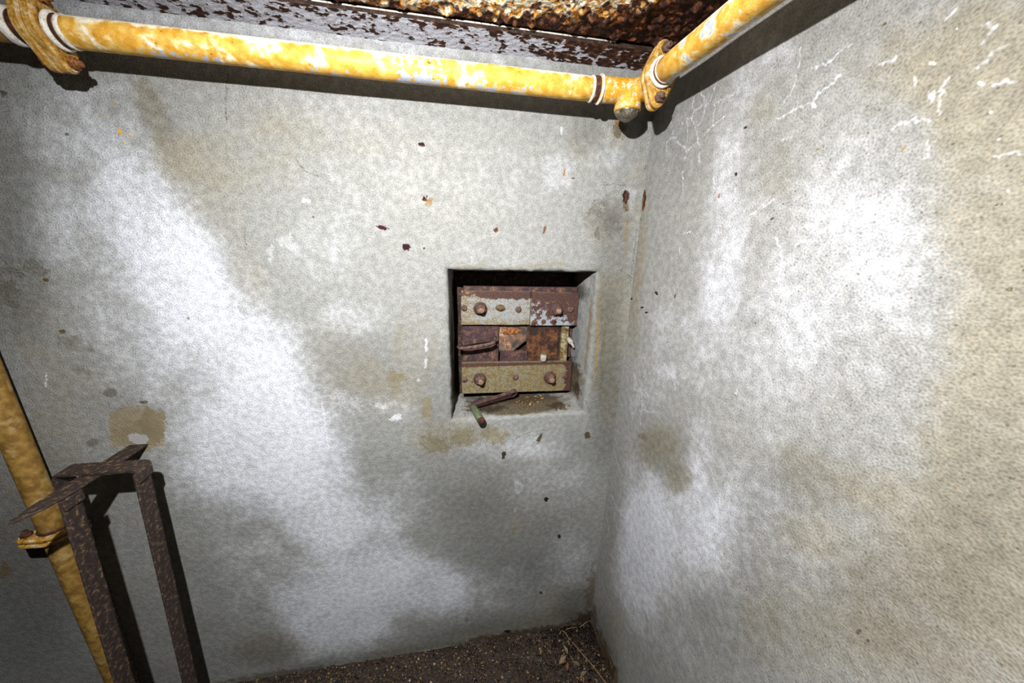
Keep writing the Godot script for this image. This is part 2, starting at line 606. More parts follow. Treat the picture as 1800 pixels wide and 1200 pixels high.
func make_materials() -> void:
	surface("plain_concrete", coat(900, 256, [rgb(84, 82, 76), rgb(96, 94, 88)], [0.5]), 1.2, 0.1, 0.95, 0.0, 0.2)
	surface("dark_rust", coat(11, 384, [rgb(30, 20, 16), rgb(46, 31, 24), rgb(70, 48, 33)], [0.42, 0.62], 0.02, 0.5, 0.12), 5.0, 0.10, 0.85)
	surface("stand_rust", coat(12, 384, [rgb(36, 28, 26), rgb(46, 35, 31), rgb(72, 55, 40), rgb(104, 84, 60)], [0.40, 0.60, 0.72], 0.03, 0.45, 0.10), 5.0, 0.10, 0.75)
	surface("purple_rust", coat(13, 384, [rgb(44, 29, 31), rgb(60, 40, 39), rgb(78, 54, 44), rgb(104, 78, 56)], [0.42, 0.60, 0.76], 0.014, 0.35, 0.10), 4.0, 0.07, 0.75)
	surface("orange_rust", coat(14, 384, [rgb(34, 18, 12), rgb(58, 32, 16), rgb(82, 48, 22), rgb(80, 66, 38)], [0.38, 0.52, 0.70], 0.010, 0.35, 0.12), 4.0, 0.07, 0.75)
	make_strip_paint()
	surface("stained_cream", coat(17, 512, [rgb(50, 35, 29), rgb(80, 58, 33), rgb(102, 88, 54), rgb(120, 114, 90)], [0.33, 0.45, 0.60], 0.014, 0.38, 0.12), 3.0, 0.06, 0.75)
	surface("nut_rust", coat(18, 256, [rgb(50, 36, 33), rgb(76, 56, 47), rgb(100, 78, 63)], [0.42, 0.60], 0.03, 0.35, 0.12), 9.0, 0.07, 0.8)
	surface("worn_stud", coat(30, 128, [rgb(94, 72, 58), rgb(126, 100, 82)], [0.48], 0.04, 0.3, 0.1), 12.0, 0.03, 0.7)
	surface("bright_rust", coat(19, 256, [rgb(70, 38, 18), rgb(110, 64, 28), rgb(140, 94, 48)], [0.42, 0.58], 0.03, 0.4, 0.10), 10.0, 0.06, 0.8)
	surface("old_block", coat(20, 256, [rgb(56, 48, 42), rgb(80, 68, 58), rgb(112, 74, 52), rgb(132, 112, 90)], [0.40, 0.56, 0.70], 0.010, 0.3, 0.10), 4.0, 0.08, 0.9)
	surface("green_grip", coat(21, 256, [rgb(64, 50, 36), rgb(66, 72, 52), rgb(78, 88, 64)], [0.30, 0.46], 0.02, 0.2, 0.1), 8.0, 0.03, 0.6)
	surface("white_lime", coat(22, 256, [rgb(128, 106, 74), rgb(186, 178, 162), rgb(206, 203, 198)], [0.30, 0.42], 0.03, 0.2), 9.0, 0.05, 0.9, 0.0, 0.2)
	surface("pale_lime", coat(29, 256, [rgb(92, 78, 58), rgb(132, 124, 112), rgb(150, 146, 140)], [0.32, 0.44], 0.03, 0.2), 9.0, 0.05, 0.9, 0.0, 0.2)
	surface("rust_groove", coat(23, 256, [rgb(40, 22, 17), rgb(60, 31, 22), rgb(88, 50, 27)], [0.45, 0.62], 0.03, 0.35, 0.1), 9.0, 0.05, 0.85)
	var yellow := rgb(200, 160, 74)
	var deep := rgb(188, 136, 44)
	var pale := rgb(214, 206, 188)
	surface("pipe_flange", coat(24, 384, [rgb(92, 62, 26), rgb(144, 104, 36), rgb(164, 126, 56), rgb(180, 168, 146)], [0.30, 0.46, 0.64], 0.02, 0.25), 5.0, 0.05, 0.6)
	surface("long_pipe_paint", pipe_paint(31, 1100, 176, 1.15, yellow, deep, pale, 0.85, 0.48, [
		[0.655, 0.765, 0.47, 0.60, 0.22], [0.66, 0.775, 0.24, 0.42, 0.16], [0.14, 0.30, 0.24, 0.36, -0.10], [0.44, 0.56, 0.24, 0.36, -0.06], [0.84, 0.98, 0.26, 0.40, -0.14]]), 0.0, 0.06, 0.55)
	surface("short_pipe_paint", pipe_paint(47, 900, 176, 1.0, yellow, deep, pale, 0.55, 0.75, [[0.0, 1.0, 0.2, 0.55, -0.30]]), 0.0, 0.05, 0.55)
	surface("ochre_pipe_paint", pipe_paint(59, 1400, 176, 1.5, rgb(136, 106, 50), rgb(108, 80, 34), rgb(146, 124, 80), -0.2, 0.3, []), 0.0, 0.08, 0.6)
	surface("elbow_paint", coat(25, 384, [rgb(134, 86, 22), rgb(176, 126, 30), rgb(188, 140, 44), rgb(190, 182, 166)], [0.28, 0.44, 0.62], 0.02, 0.2), 5.0, 0.05, 0.5)
	surface("wet_boss", coat(26, 256, [rgb(50, 42, 28), rgb(84, 76, 58), rgb(120, 116, 108)], [0.46, 0.66], 0.03, 0.3), 8.0, 0.06, 0.25, 0.0, 0.6)
	# walls
	var cols := [Vector3(122, 122, 119) / 255.0, Vector3(178, 180, 186) / 255.0, Vector3(122, 117, 104) / 255.0, Vector3(62, 58, 50) / 255.0]
	var back: Array = wall_images(BACK_W, BACK_SOFT + [[0, 1.2, 0.01, 1.4, 0.0, 0.0, 0.06, 0.5]], 101, 0.2, 0.36, cols)
	var n := noise(77, 0.11, 3)
	for s in back_marks():
		stamp(back[0], back[1], BACK_W, s, n)
	for v in BACK_CRACKS:
		vein(back[0], back[1], BACK_W, v, 0.0011, rgb(66, 60, 50), 0.55, -0.4, n)
	for v in BACK_TAN_LINES:
		vein(back[0], back[1], BACK_W, v, 0.004, rgb(126, 114, 88), 0.22, 0.0, n)
	for v in BACK_LIME_LINES:
		vein(back[0], back[1], BACK_W, v, 0.0016, rgb(196, 196, 202), 0.9, 0.1, n)
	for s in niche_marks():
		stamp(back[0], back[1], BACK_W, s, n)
	surface("back_wall_render", [texture_of(back[0]), texture_of(back[1])], 0.0, 0.27, 0.95, 0.0, 0.2)
	var cols2 := [Vector3(122, 121, 118) / 255.0, Vector3(166, 167, 172) / 255.0, Vector3(121, 115, 100) / 255.0, Vector3(66, 56, 42) / 255.0]
	var right: Array = wall_images(RIGHT_W, RIGHT_SOFT + [[1, 1.12, 0.9, 0.42, 0.0, 0.0, 1.5, 0.75]], 202, 0.75, 0.33, cols2)
	for s in right_marks():
		stamp(right[0], right[1], RIGHT_W, s, n)
	for v in RIGHT_LIME_VEINS:
		vein(right[0], right[1], RIGHT_W, v, 0.0016, rgb(172, 172, 178), 0.75, 0.10, n)
	surface("side_wall_render", [texture_of(right[0]), texture_of(right[1])], 0.0, 0.15, 0.95, 0.0, 0.2)
	make_ceiling_material()
	make_beam_material()
	surface("floor_mud", coat(27, 512, [rgb(22, 15, 10), rgb(40, 28, 18), rgb(62, 46, 30)], [0.46, 0.64], 0.03, 0.5), 4.0, 0.3, 0.5, 0.0, 0.5)


func niche_marks() -> Array:   # dirt on the sill, right cheek stains, shade painted on left cheek and head
	return [
		[2.03, 1.010, 0.21, 0.0, 0.0, 0.085, Color8(104, 92, 72), 0.95, 0.10, 5.0, 1, 0.0],
		[2.03, 0.960, 0.20, 0.0, 0.0, 0.055, Color8(84, 70, 54), 0.8, 0.3, 2.6, 1, 0.0],
		[2.05, 1.065, 0.17, 0.0, 0.0, 0.022, Color8(116, 106, 82), 0.7, 0.4, 2.0, 0, 0.0],
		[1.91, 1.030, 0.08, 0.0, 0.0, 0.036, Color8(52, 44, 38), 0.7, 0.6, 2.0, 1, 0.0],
		[2.18, 1.04, 0.05, 0.0, 0.0, 0.032, Color8(62, 50, 38), 0.7, 0.6, 2.0, 0, 0.0],
		[2.242, 0.82, 0.010, 0.0, 0.0, 0.19, Color8(118, 96, 62), 0.6, 0.4, 2.0, 0, 0.0],
		[2.13, 0.85, 0.055, 0.0, 0.0, 0.17, Color8(92, 96, 100), 0.6, 0.4, 2.0, 0, 0.0],
		[1.865, 0.85, 0.055, 0.0, 0.0, 0.18, Color8(52, 48, 42), 0.8, 0.2, 2.0, 0, 0.0],  # dark tone painting the shade of the left cheek
		[2.05, 0.665, 0.18, 0.0, 0.0, 0.05, Color8(48, 44, 40), 0.8, 0.2, 2.0, 0, 0.0],  # dark tone painting the shade under the niche head
	]


func make_strip_paint() -> void:
	# what is left of the paint on the three long strips of the shutter, over half a metre square
	var S := 840
	var a := bytes_of(noise(331, 0.022, 5), S, S)
	var b := bytes_of(noise(332, 0.09, 3), S, S)
	var c := bytes_of(noise(333, 0.045, 4), S, S)
	var g := bytes_of(noise(334, 0.34, 2), S, S)
	var o := PackedByteArray()
	var r := PackedByteArray()
	o.resize(S * S * 3)
	r.resize(S * S)
	var purple := rgb(60, 39, 39)
	var brown := rgb(78, 50, 28)
	var bolts: Array[Vector2] = [Vector2(-0.509, 1.4735), Vector2(-0.228, 1.470), Vector2(-0.511, 1.2035), Vector2(-0.236, 1.199)]
	for y in S:
		var wy := 1.60 - (y + 0.5) / S * 0.5
		for x in S:
			var i := y * S + x
			var wx := (x + 0.5) / S * 0.5 - 0.62
			var A := a[i] / 255.0 - 0.5
			var B := b[i] / 255.0 - 0.5
			var C := c[i] / 255.0 - 0.5
			var G := g[i] / 255.0 - 0.5
			var rings := 0.0
			for q in bolts:
				var d: Vector2 = Vector2(wx, wy) - q
				rings = maxf(rings, 1.0 - smoothstep(0.018, 0.042, d.length()))
				if absf(d.x) < 0.02 and d.y < 0.0 and d.y > -0.07:
					rings = maxf(rings, (1.0 - absf(d.x) / 0.02) * (1.0 + d.y / 0.07) * 0.6)
			var col: Color
			var paint: Color
			var keep := 0.0
			var stain := 0.0
			if wy > 1.33 and wx < -0.325:      # upper strip: pale blue grey, rusty along its head
				paint = rgb(132, 137, 143).lerp(rgb(126, 122, 104), clampf(C * 3.0 + 0.25, 0.0, 1.0))
				keep = 1.15 - smoothstep(1.496, 1.522, wy + A * 0.03) * smoothstep(-0.60, -0.40, wx) * 1.3 - smoothstep(1.50, 1.53, wy) * 0.5
				stain = 0.16 + smoothstep(1.440, 1.415, wy) * 0.5 + smoothstep(-0.50, -0.57, wx) * 0.5 + smoothstep(-0.36, -0.33, wx) * 0.3
			elif wy > 1.33:                     # its neighbour: mostly bare, paint hanging on below
				paint = rgb(136, 143, 152)
				keep = 0.44 + smoothstep(1.465, 1.425, wy) * 0.32 - smoothstep(1.49, 1.52, wy) * 0.6 - smoothstep(-0.20, -0.15, wx) * 0.5
				stain = 0.0
			else:                               # lower strip: yellowed
				paint = rgb(116, 112, 92).lerp(rgb(98, 84, 52), clampf(C * 3.0 + A * 2.0 + 0.3, 0.0, 1.0))
				keep = 1.0 - smoothstep(1.243, 1.266, wy + A * 0.02) * 1.1 - smoothstep(-0.19, -0.155, wx + A * 0.05) * 0.9
				stain = 0.30 + smoothstep(-0.42, -0.30, wx) * 0.15
			var rust := purple.lerp(brown, clampf(C * 2.4 + 0.35, 0.0, 1.0))
			var p := clampf((keep - 0.5 - rings * 0.35 + A * 1.1 + B * 0.55) * 7.0, 0.0, 1.0)
			paint = paint.lerp(rgb(108, 86, 48), clampf((stain + B * 2.0 + A * 1.2 - 0.35 + rings * 0.4) * 1.5, 0.0, 0.8))
			if B - C * 0.5 > 0.27:
				paint = paint.lerp(rgb(66, 46, 32), clampf((B - C * 0.5 - 0.27) * 9.0, 0.0, 0.9))
			col = rust.lerp(paint, p)
			var m := 1.0 + G * 0.42 + B * 0.15
			o[i * 3] = int(clampf(col.r * m, 0, 1) * 255.0)
			o[i * 3 + 1] = int(clampf(col.g * m, 0, 1) * 255.0)
			o[i * 3 + 2] = int(clampf(col.b * m, 0, 1) * 255.0)
			r[i] = int(clampf(0.35 + p * 0.3 + B * 0.3 + G * 0.2, 0, 1) * 255.0)
	var mat := surface("strip_paint", [texture_of(Image.create_from_data(S, S, false, Image.FORMAT_RGB8, o)), texture_of(Image.create_from_data(S, S, false, Image.FORMAT_L8, r))], 2.0, 0.06, 0.7, 0.0, 0.4, 0.93)
	mat.uv1_offset = Vector3(1.24, -3.20, 0.0)


func rust_edge(x: float) -> float:
	# how far from the back wall the flaking rust of the ceiling reaches before the paint begins
	return 0.086 + 0.36 * exp(x / 0.16)


func make_ceiling_material() -> void:
	var W := 1280
	var H := 683
	var a := bytes_of(noise(301, 0.02, 5), W, H)
	var b := bytes_of(noise(302, 0.09, 3), W, H)
	var c := bytes_of(noise(303, 0.035, 4), W, H)
	var g := bytes_of(noise(304, 0.3, 2), W, H)
	var o := PackedByteArray()
	var r := PackedByteArray()
	o.resize(W * H * 3)
	r.resize(W * H)
	for y in H:
		for x in W:
			var i := y * W + x
			var wx := (x + 0.5) / W * 1.5 - 1.5
			var wz := (y + 0.5) / H * 0.8
			var A := a[i] / 255.0 - 0.5
			var B := b[i] / 255.0 - 0.5
			var C := c[i] / 255.0 - 0.5
			var G := g[i] / 255.0 - 0.5
			var d := (wz - rust_edge(wx)) / 0.05 + A * 2.6 + B * 0.9
			var paint := clampf(d * 2.0 + 0.2, 0.0, 1.0)
			var rust := rgb(50, 27, 17).lerp(rgb(128, 76, 42), clampf(C * 2.2 + B * 1.6 + 0.25, 0.0, 1.0))
			var cream := rgb(232, 227, 206).lerp(rgb(206, 138, 52), clampf((C * 1.5 + A * 0.9 + B * 1.5 - 0.12 + 0.40 * exp(-maxf(d, 0.0) * 0.5)) * 2.2 - 0.2, 0.0, 0.95))
			if B + C * 0.8 > 0.34:
				cream = cream.lerp(rgb(70, 40, 20), clampf((B + C * 0.8 - 0.34) * 10.0, 0.0, 1.0))
			var col := rust.lerp(cream, paint)
			var m := 1.0 + G * 0.4
			o[i * 3] = int(clampf(col.r * m, 0, 1) * 255.0)
			o[i * 3 + 1] = int(clampf(col.g * m, 0, 1) * 255.0)
			o[i * 3 + 2] = int(clampf(col.b * m, 0, 1) * 255.0)
			r[i] = int(clampf(0.5 + B * 0.5 + C * 0.3 * (1.0 - paint) + G * 0.15 + paint * 0.1, 0, 1) * 255.0)
	surface("ceiling_plate_paint", [texture_of(Image.create_from_data(W, H, false, Image.FORMAT_RGB8, o)), texture_of(Image.create_from_data(W, H, false, Image.FORMAT_L8, r))], 0.0, 0.5, 0.7, 0.0, 0.4)


func make_beam_material() -> void:
	# old white paint lifting in flakes off a rusty flange, most of it gone towards the corner
	var W := 1536
	var H := 128
	var nA := noise(311, 0.02, 5)
	var nB := noise(312, 0.07, 4)
	var g := bytes_of(noise(313, 0.3, 2), W, H)
	var im := Image.create(W, H, false, Image.FORMAT_RGB8)
	var rel := Image.create(W, H, false, Image.FORMAT_L8)
	for y in H:
		for x in W:
			var wx := (x + 0.5) / W * 1.5 - 1.5
			var A := nA.get_noise_2d(x * 0.8, y * 1.0) * 0.9
			var B := nB.get_noise_2d(x * 0.55, y * 0.8) * 0.8
			var G := g[y * W + x] / 255.0 - 0.5
			var keep := 0.42 - 0.62 * smoothstep(-0.50, -0.22, wx) + 0.10 * smoothstep(-0.9, -1.2, wx) * -1.0
			var vv := float(y) / H
			keep -= 0.45 * smoothstep(0.80, 0.97, vv) + 0.25 * smoothstep(0.12, 0.0, vv)
			var f := clampf((keep + A * 1.1 + B * 1.0) * 7.0, 0.0, 1.0)
			var rust := rgb(40, 21, 14).lerp(rgb(110, 66, 36), clampf(B * 1.5 + 0.3, 0.0, 1.0))
			var col := rust.lerp(rgb(176, 176, 184), f)
			if absf(A + 0.1) < 0.018 or absf(B - 0.12) < 0.012:
				col = col.lerp(rgb(70, 54, 44), 0.7 * f)
			var m := 1.0 + G * 0.35
			im.set_pixel(x, y, Color(clampf(col.r * m, 0, 1), clampf(col.g * m, 0, 1), clampf(col.b * m, 0, 1)))
			rel.set_pixel(x, y, Color(clampf(0.3 + f * 0.35 + B * 0.3 + G * 0.1, 0, 1), 0, 0))
	surface("beam_flakes", [texture_of(im), texture_of(rel)], 0.0, 0.3, 0.75, 0.0, 0.35)


# ---------------------------------------------------------------- the room

func shell(called: String, size: Vector3, at: Vector3, label: String, m: Material) -> void:
	var st := start()
	st.set_smooth_group(FLAT)
	block(st, size, Transform3D(Basis(), at), 0.004)
	tag(put(called, st, m), label, "", "", "structure")


func make_room() -> void:
	make_wall_back()
	make_wall_right()
	shell("wall_left", Vector3(0.3, 2.5, 4.1), Vector3(-4.15, 1.2, 1.75), "plain grey concrete wall at the far side of the room", mats.plain_concrete)
	shell("wall_front", Vector3(4.6, 2.5, 0.3), Vector3(-2.0, 1.2, 3.65), "plain grey concrete wall behind the viewer", mats.plain_concrete)
	var st := start()
	var n := noise(41, 9.0, 3)
	sheet(st, 110, 40, func(u, v):
		var x: float = -4.0 * pow(1.0 - u, 1.6)
		var z: float = 0.9 * v
		return Vector3(x, n.get_noise_2d(x, z) * 0.008 + 0.012 * exp(-(z - x) / 0.05) * 0.4, z),
		func(u, v): return Vector2(u, v))
	sheet(st, 20, 12, func(u, v): return Vector3(-4.0 * pow(1.0 - u, 1.6), n.get_noise_2d(-4.0 * pow(1.0 - u, 1.6), 0.9) * 0.008 * (1.0 - v), 0.9 + 2.6 * v), func(u, v): return Vector2(u, v))
	st.set_smooth_group(FLAT)
	block(st, Vector3(4.6, 0.2, 4.1), Transform3D(Basis(), Vector3(-2.0, -0.12, 1.75)), 0.004)
	tag(put("floor", st, mats.floor_mud), "dark wet muddy floor covered with rotten leaf litter", "", "", "structure")


func swell(n: FastNoiseLite, a: float, b: float) -> float:
	return n.get_noise_2d(a, b) * 0.0035


func make_wall_back() -> void:
	var n := noise(51, 3.2, 3)
	var fine := noise(52, 24.0, 2)
	var R := 0.014
	var x0 := -0.617
	var x1 := -0.131
	var y0 := 1.104
	var y1 := 1.616
	var xs := []
	var ys := []
	for i in 41: xs.append(lerpf(-4.0, -BACK_W, i / 41.0))
	for i in 88: xs.append(lerpf(-BACK_W, x0 - R, i / 88.0))
	for i in 30: xs.append(lerpf(x0 - R, x1 + R, i / 30.0))
	for i in 9: xs.append(lerpf(x1 + R, 0.0, i / 8.0))
	for i in 55: ys.append(lerpf(0.0, y0 - R, i / 55.0))
	for i in 30: ys.append(lerpf(y0 - R, y1 + R, i / 30.0))
	for i in 33: ys.append(lerpf(y1 + R, 2.26, i / 32.0))
	var ix0 := xs.find(x0 - R)
	var ix1 := xs.find(x1 + R)
	var iy0 := ys.find(y0 - R)
	var iy1 := ys.find(y1 + R)
	var P := func(i: int, j: int): return Vector3(xs[i], ys[j], swell(n, xs[i], ys[j]))
	var UV := func(x: float, y: float): return Vector2(absf(x + BACK_W) / BACK_W, (WALL_H - y) / WALL_H)
	var st := start()
	for j in ys.size() - 1:
		for i in xs.size() - 1:
			if i >= ix0 and i < ix1 and j >= iy0 and j < iy1:
				continue
			var p := [P.call(i, j), P.call(i + 1, j), P.call(i + 1, j + 1), P.call(i, j + 1)]
			var uv := []
			for q in p: uv.append(UV.call(q.x, q.y))
			tri(st, p[0], p[1], p[2], Vector3.BACK, [uv[0], uv[1], uv[2]])
			tri(st, p[0], p[2], p[3], Vector3.BACK, [uv[0], uv[2], uv[3]])
	# the niche: a rounded rim, then the splayed cheeks
	var rim := []
	for i in range(ix0, ix1): rim.append([i, iy0, Vector2(0, 1)])
	for j in range(iy0, iy1): rim.append([ix1, j, Vector2(-1, 0)])
	for i in range(ix1, ix0, -1): rim.append([i, iy1, Vector2(0, -1)])
	for j in range(iy1, iy0, -1): rim.append([ix0, j, Vector2(1, 0)])
	var loops := []
	for k in 14:
		var inset := 0.0
		var deep := 0.0
		if k <= 5:
			inset = R * sin(k / 5.0 * PI / 2.0)
			deep = R * (1.0 - cos(k / 5.0 * PI / 2.0))
		else:
			inset = R + 0.002 * (k - 5)
			deep = lerpf(R, 0.205, (k - 5) / 8.0)
		var loop := []
		for q in rim:
			var b: Vector3 = P.call(q[0], q[1])
			var d: Vector2 = q[2]
			var corner := Vector2(0, 0)
			if (q[0] == ix0 or q[0] == ix1) and (q[1] == iy0 or q[1] == iy1):
				d = Vector2(1.0 if q[0] == ix0 else -1.0, 1.0 if q[1] == iy0 else -1.0)
			var wob := 0.0 if k == 0 else fine.get_noise_3d(b.x, b.y, deep) * 0.004
			var at := Vector2(b.x, b.y) + d * (inset + wob)
			loop.append([Vector3(at.x, at.y, b.z * (1.0 - minf(1.0, k / 5.0)) - deep), UV.call(b.x + d.x * (inset + deep), b.y + d.y * (inset + deep)), d])
		loops.append(loop)
	for k in loops.size() - 1:
		for i in rim.size():
			var j := (i + 1) % rim.size()
			var a: Array = loops[k][i]
			var b: Array = loops[k][j]
			var c: Array = loops[k + 1][j]
			var d: Array = loops[k + 1][i]
			var dir: Vector2 = a[2] + b[2]
			var out := Vector3(dir.x, dir.y, 0.6 if k < 5 else 0.0)
			tri(st, a[0], b[0], c[0], out, [a[1], b[1], c[1]])
			tri(st, a[0], c[0], d[0], out, [a[1], c[1], d[1]])
	st.set_smooth_group(FLAT)
	quad(st, Vector3(x0 - 0.02, y0 - 0.02, -0.203), Vector3(x1 + 0.02, y0 - 0.02, -0.203), Vector3(x1 + 0.02, y1 + 0.02, -0.203), Vector3(x0 - 0.02, y1 + 0.02, -0.203), Vector3.BACK)
	block(st, Vector3(4.3, 2.5, 0.2), Transform3D(Basis(), Vector3(-2.0, 1.2, -0.32)), 0.002)
	for e in [[Vector3(-4, 2.26, 0), Vector3(0, 2.26, 0), Vector3.UP], [Vector3(-4, 0, 0), Vector3(0, 0, 0), Vector3.DOWN], [Vector3(0, 0, 0), Vector3(0, 2.26, 0), Vector3.RIGHT], [Vector3(-4, 0, 0), Vector3(-4, 2.26, 0), Vector3.LEFT]]:
		quad(st, e[0], e[1], e[1] + Vector3(0, 0, -0.25), e[0] + Vector3(0, 0, -0.25), e[2])
	tag(put("wall_back", st, mats.back_wall_render), "rough grey plastered wall with pale lime bloom, damp stains and a deep square niche", "", "", "structure")


func make_wall_right() -> void:
	var n := noise(53, 3.0, 3)
	var st := start()
	var UV := func(p: Vector3): return Vector2((p.z if p.z <= RIGHT_W else 2.0 * RIGHT_W - p.z) / RIGHT_W, (WALL_H - p.y) / WALL_H)
	var A := func(u, v):
		var z: float = 1.3 * u
		var y: float = 2.26 * v
		return Vector3(swell(n, z, y) * minf(1.0, z / 0.05), y, z)
	sheet(st, 70, 110, A, func(u, v): return UV.call(Vector3(0, 2.26 * v, 1.3 * u)), false)
	var B := func(u, v):
		var z: float = 1.3 + 2.2 * u
		return Vector3(swell(n, 1.3, 2.26 * v) * (1.0 - u), 2.26 * v, z)
	sheet(st, 20, 110, B, func(u, v): return UV.call(Vector3(0, 2.26 * v, 1.3 + 2.2 * u)), false)
	st.set_smooth_group(FLAT)
	block(st, Vector3(0.25, 2.5, 4.1), Transform3D(Basis(), Vector3(0.135, 1.2, 1.7)), 0.002)
	tag(put("wall_right", st, mats.side_wall_render), "rough sandy grey plastered wall veined with white lime cracks", "", "", "structure")


func make_ceiling() -> void:
	var n := noise(61, 26.0, 4)
	var big := noise(62, 9.0, 3)
	var st := start()
	var F := func(x: float, z: float) -> float:
		var rusty := clampf(1.0 - (z - rust_edge(x)) / 0.05 + big.get_noise_2d(x, z) * 1.2, 0.0, 1.0)
		var lump := absf(n.get_noise_2d(x, z)) * 0.016 + maxf(0.0, big.get_noise_2d(x * 1.7, z * 1.7)) * 0.012
		return CEIL_Y + 0.002 - rusty * lump * smoothstep(0.066, 0.085, z) + n.get_noise_2d(x * 0.6, z * 0.6) * 0.0015
	sheet(st, 300, 150, func(u, v):
		var x: float = -1.5 + 1.5 * u
		var z: float = 0.055 + 0.745 * v
		return Vector3(x, F.call(x, z), z),
		func(u, v): return Vector2(u, (0.055 + 0.745 * v) / 0.8), true)
	var fold := func(p: float, w: float) -> float: return absf(fposmod(p + w, 2.0 * w) - w)
	for part in [[-4.0, -1.5, 0.055, 0.8], [-1.5, 0.0, 0.8, 3.5], [-4.0, -1.5, 0.8, 3.5]]:
		sheet(st, 25, 27, func(u, v): return Vector3(lerpf(part[0], part[1], u), CEIL_Y + 0.002, lerpf(part[2], part[3], v)),
			func(u, v): return Vector2(1.0 - fold.call(lerpf(part[0], part[1], u), 1.5) / 1.5, fold.call(lerpf(part[2], part[3], v), 0.8) / 0.8), true)
	st.set_smooth_group(FLAT)
	block(st, Vector3(4.6, 0.2, 4.1), Transform3D(Basis(), Vector3(-2.0, CEIL_Y + 0.108, 1.75)), 0.002)
	tag(put("ceiling", st, mats.ceiling_plate_paint), "steel ceiling plate with cream paint bubbling off thick brown rust", "", "", "structure")
	# the lower flange of a steel beam bedded along the head of the back wall
	var b := thing("ceiling_beam", "rusty steel beam flange with flaking white paint along the head of the niche wall", "beam")
	var m := noise(63, 30.0, 4)
	st = start()
	var under := func(x: float, z: float): return BEAM_Y + 0.017 * z / 0.068 + m.get_noise_2d(x * 2.2, z * 3.4) * 0.0022
	sheet(st, 280, 20, func(u, v):
		var x: float = -2.0 + 2.0 * u
		var z: float = -0.02 + 0.088 * v
		return Vector3(x, under.call(x, z) if v < 1.0 else BEAM_Y + 0.017, z),
		func(u, v): return Vector2((-0.5 + 2.0 * u) / 1.5, v * 0.97), true)
	put("flange", st, mats.beam_flakes, b)
	st = start()
	var lipn := noise(64, 14.0, 2)
	sheet(st, 280, 4, func(u, v):
		var x: float = -2.0 + 2.0 * u
		return Vector3(x, BEAM_Y + 0.017 + 0.009 * v, 0.068 + 0.0015 * sin(v * PI) + lipn.get_noise_1d(x) * 0.001 * sin(v * PI)),
		func(u, v): return Vector2((-0.5 + 2.0 * u) / 1.5, 0.35 + 0.1 * v), false)
	put("lip", st, mats.dark_rust, b)
	st = start()
	rod(st, Vector3(-1.02, BEAM_Y + 0.0262, 0.0675), Vector3(-0.17, BEAM_Y + 0.0262, 0.0675), 0.0022, 8)
	put("painted_highlight", st, mats.white_lime, b)  # thin white rod that paints the lit edge of the lip


# ---------------------------------------------------------------- pipes

func tube(st: SurfaceTool, path: Array, r: float, length: float, seg := 36, facing := Vector3.BACK) -> void:
	# a pipe swept along path; v = 0.5 where it faces «facing»
	var n := path.size()
	var rings := []
	var run := 0.0
	for i in n:
		var d: Vector3 = ((path[mini(i + 1, n - 1)] - path[i]).normalized() + (path[i] - path[maxi(i - 1, 0)]).normalized()).normalized()
		if i > 0: run += path[i].distance_to(path[i - 1])
		var f := (facing - d * facing.dot(d)).normalized()
		var up := f.cross(d) if d.x < -0.5 else d.cross(f)
		if up.y < -0.3: up = -up
		var ring := []
		for k in seg + 1:
			var t := float(k) / seg
			var a := (t - 0.5) * TAU
			ring.append([path[i] + (f * cos(a) + up * sin(a)) * r, Vector2(run / length, 1.0 - t if false else t), path[i]])
		rings.append(ring)
	for i in n - 1:
		for k in seg:
			var a: Array = rings[i][k]
			var b: Array = rings[i][k + 1]
			var c: Array = rings[i + 1][k + 1]
			var d: Array = rings[i + 1][k]
			var out: Vector3 = a[0] + b[0] + c[0] + d[0] - (a[2] + c[2]) * 2.0
			tri(st, a[0], b[0], c[0], out, [a[1], b[1], c[1]])
			tri(st, a[0], c[0], d[0], out, [a[1], c[1], d[1]])
	for e in [0, n - 1]:
		for k in seg:
			tri(st, path[e], rings[e][k][0], rings[e][k + 1][0], (path[e] - path[1]) if e == 0 else (path[e] - path[n - 2]))


func straight(a: Vector3, b: Vector3, steps: int, sag := 0.0) -> Array:
	var n := noise(71, 1.0, 1)
	var p := []
	for i in steps + 1:
		var t := float(i) / steps
		p.append(a.lerp(b, t) + Vector3(0, -sag * sin(t * PI), 0))
	return p


func ring(parent: Node3D, called: String, at: Vector3, axis: Vector3, r: float, wide: float, rim: float, m: Material) -> void:
	var st := start()
	lathe(st, [Vector2(r - 0.003, -wide / 2), Vector2(r + rim * 0.7, -wide / 2 + wide * 0.08), Vector2(r + rim, -wide * 0.2), Vector2(r + rim, wide * 0.2), Vector2(r + rim * 0.7, wide / 2 - wide * 0.08), Vector2(r - 0.003, wide / 2)], Transform3D(frame_along(axis), at), 36, 0.02)
	put(called, st, m, parent)


func flange(parent: Node3D, at: Vector3, axis: Vector3, ears: Vector3, thick: float, m: Material) -> void:
	var st := start()
	st.set_smooth_group(FLAT)
	var z := axis.normalized()
	var y := (ears - z * ears.dot(z)).normalized()
	var xf := Transform3D(Basis(y.cross(z), y, z), at)
	slab(st, oval(0.2, 0.041, 0.050, 0.020), thick, xf, 0.004)
	put("flange", st, m, parent)


func flange_bolt(parent: Node3D, at: Vector3, axis: Vector3, grip: float, m: Material) -> void:
	# a bolt through both flanges: its head, its nut and the end of its thread
	var f := frame_along(axis)
	var st := start()
	rod(st, at - axis * (grip + 0.004), at + axis * (grip + 0.019), 0.0065, 12)
	var bolt := put("bolt", st, m, parent)
	st = start()
	st.set_smooth_group(FLAT)
	hexagon(st, 0.021, 0.010, Transform3D(f, at + axis * grip))
	put("nut", st, m, bolt)
	st = start()
	st.set_smooth_group(FLAT)
	hexagon(st, 0.021, 0.009, Transform3D(f * Basis(Vector3.RIGHT, PI), at - axis * grip))
	put("head", st, m, bolt)


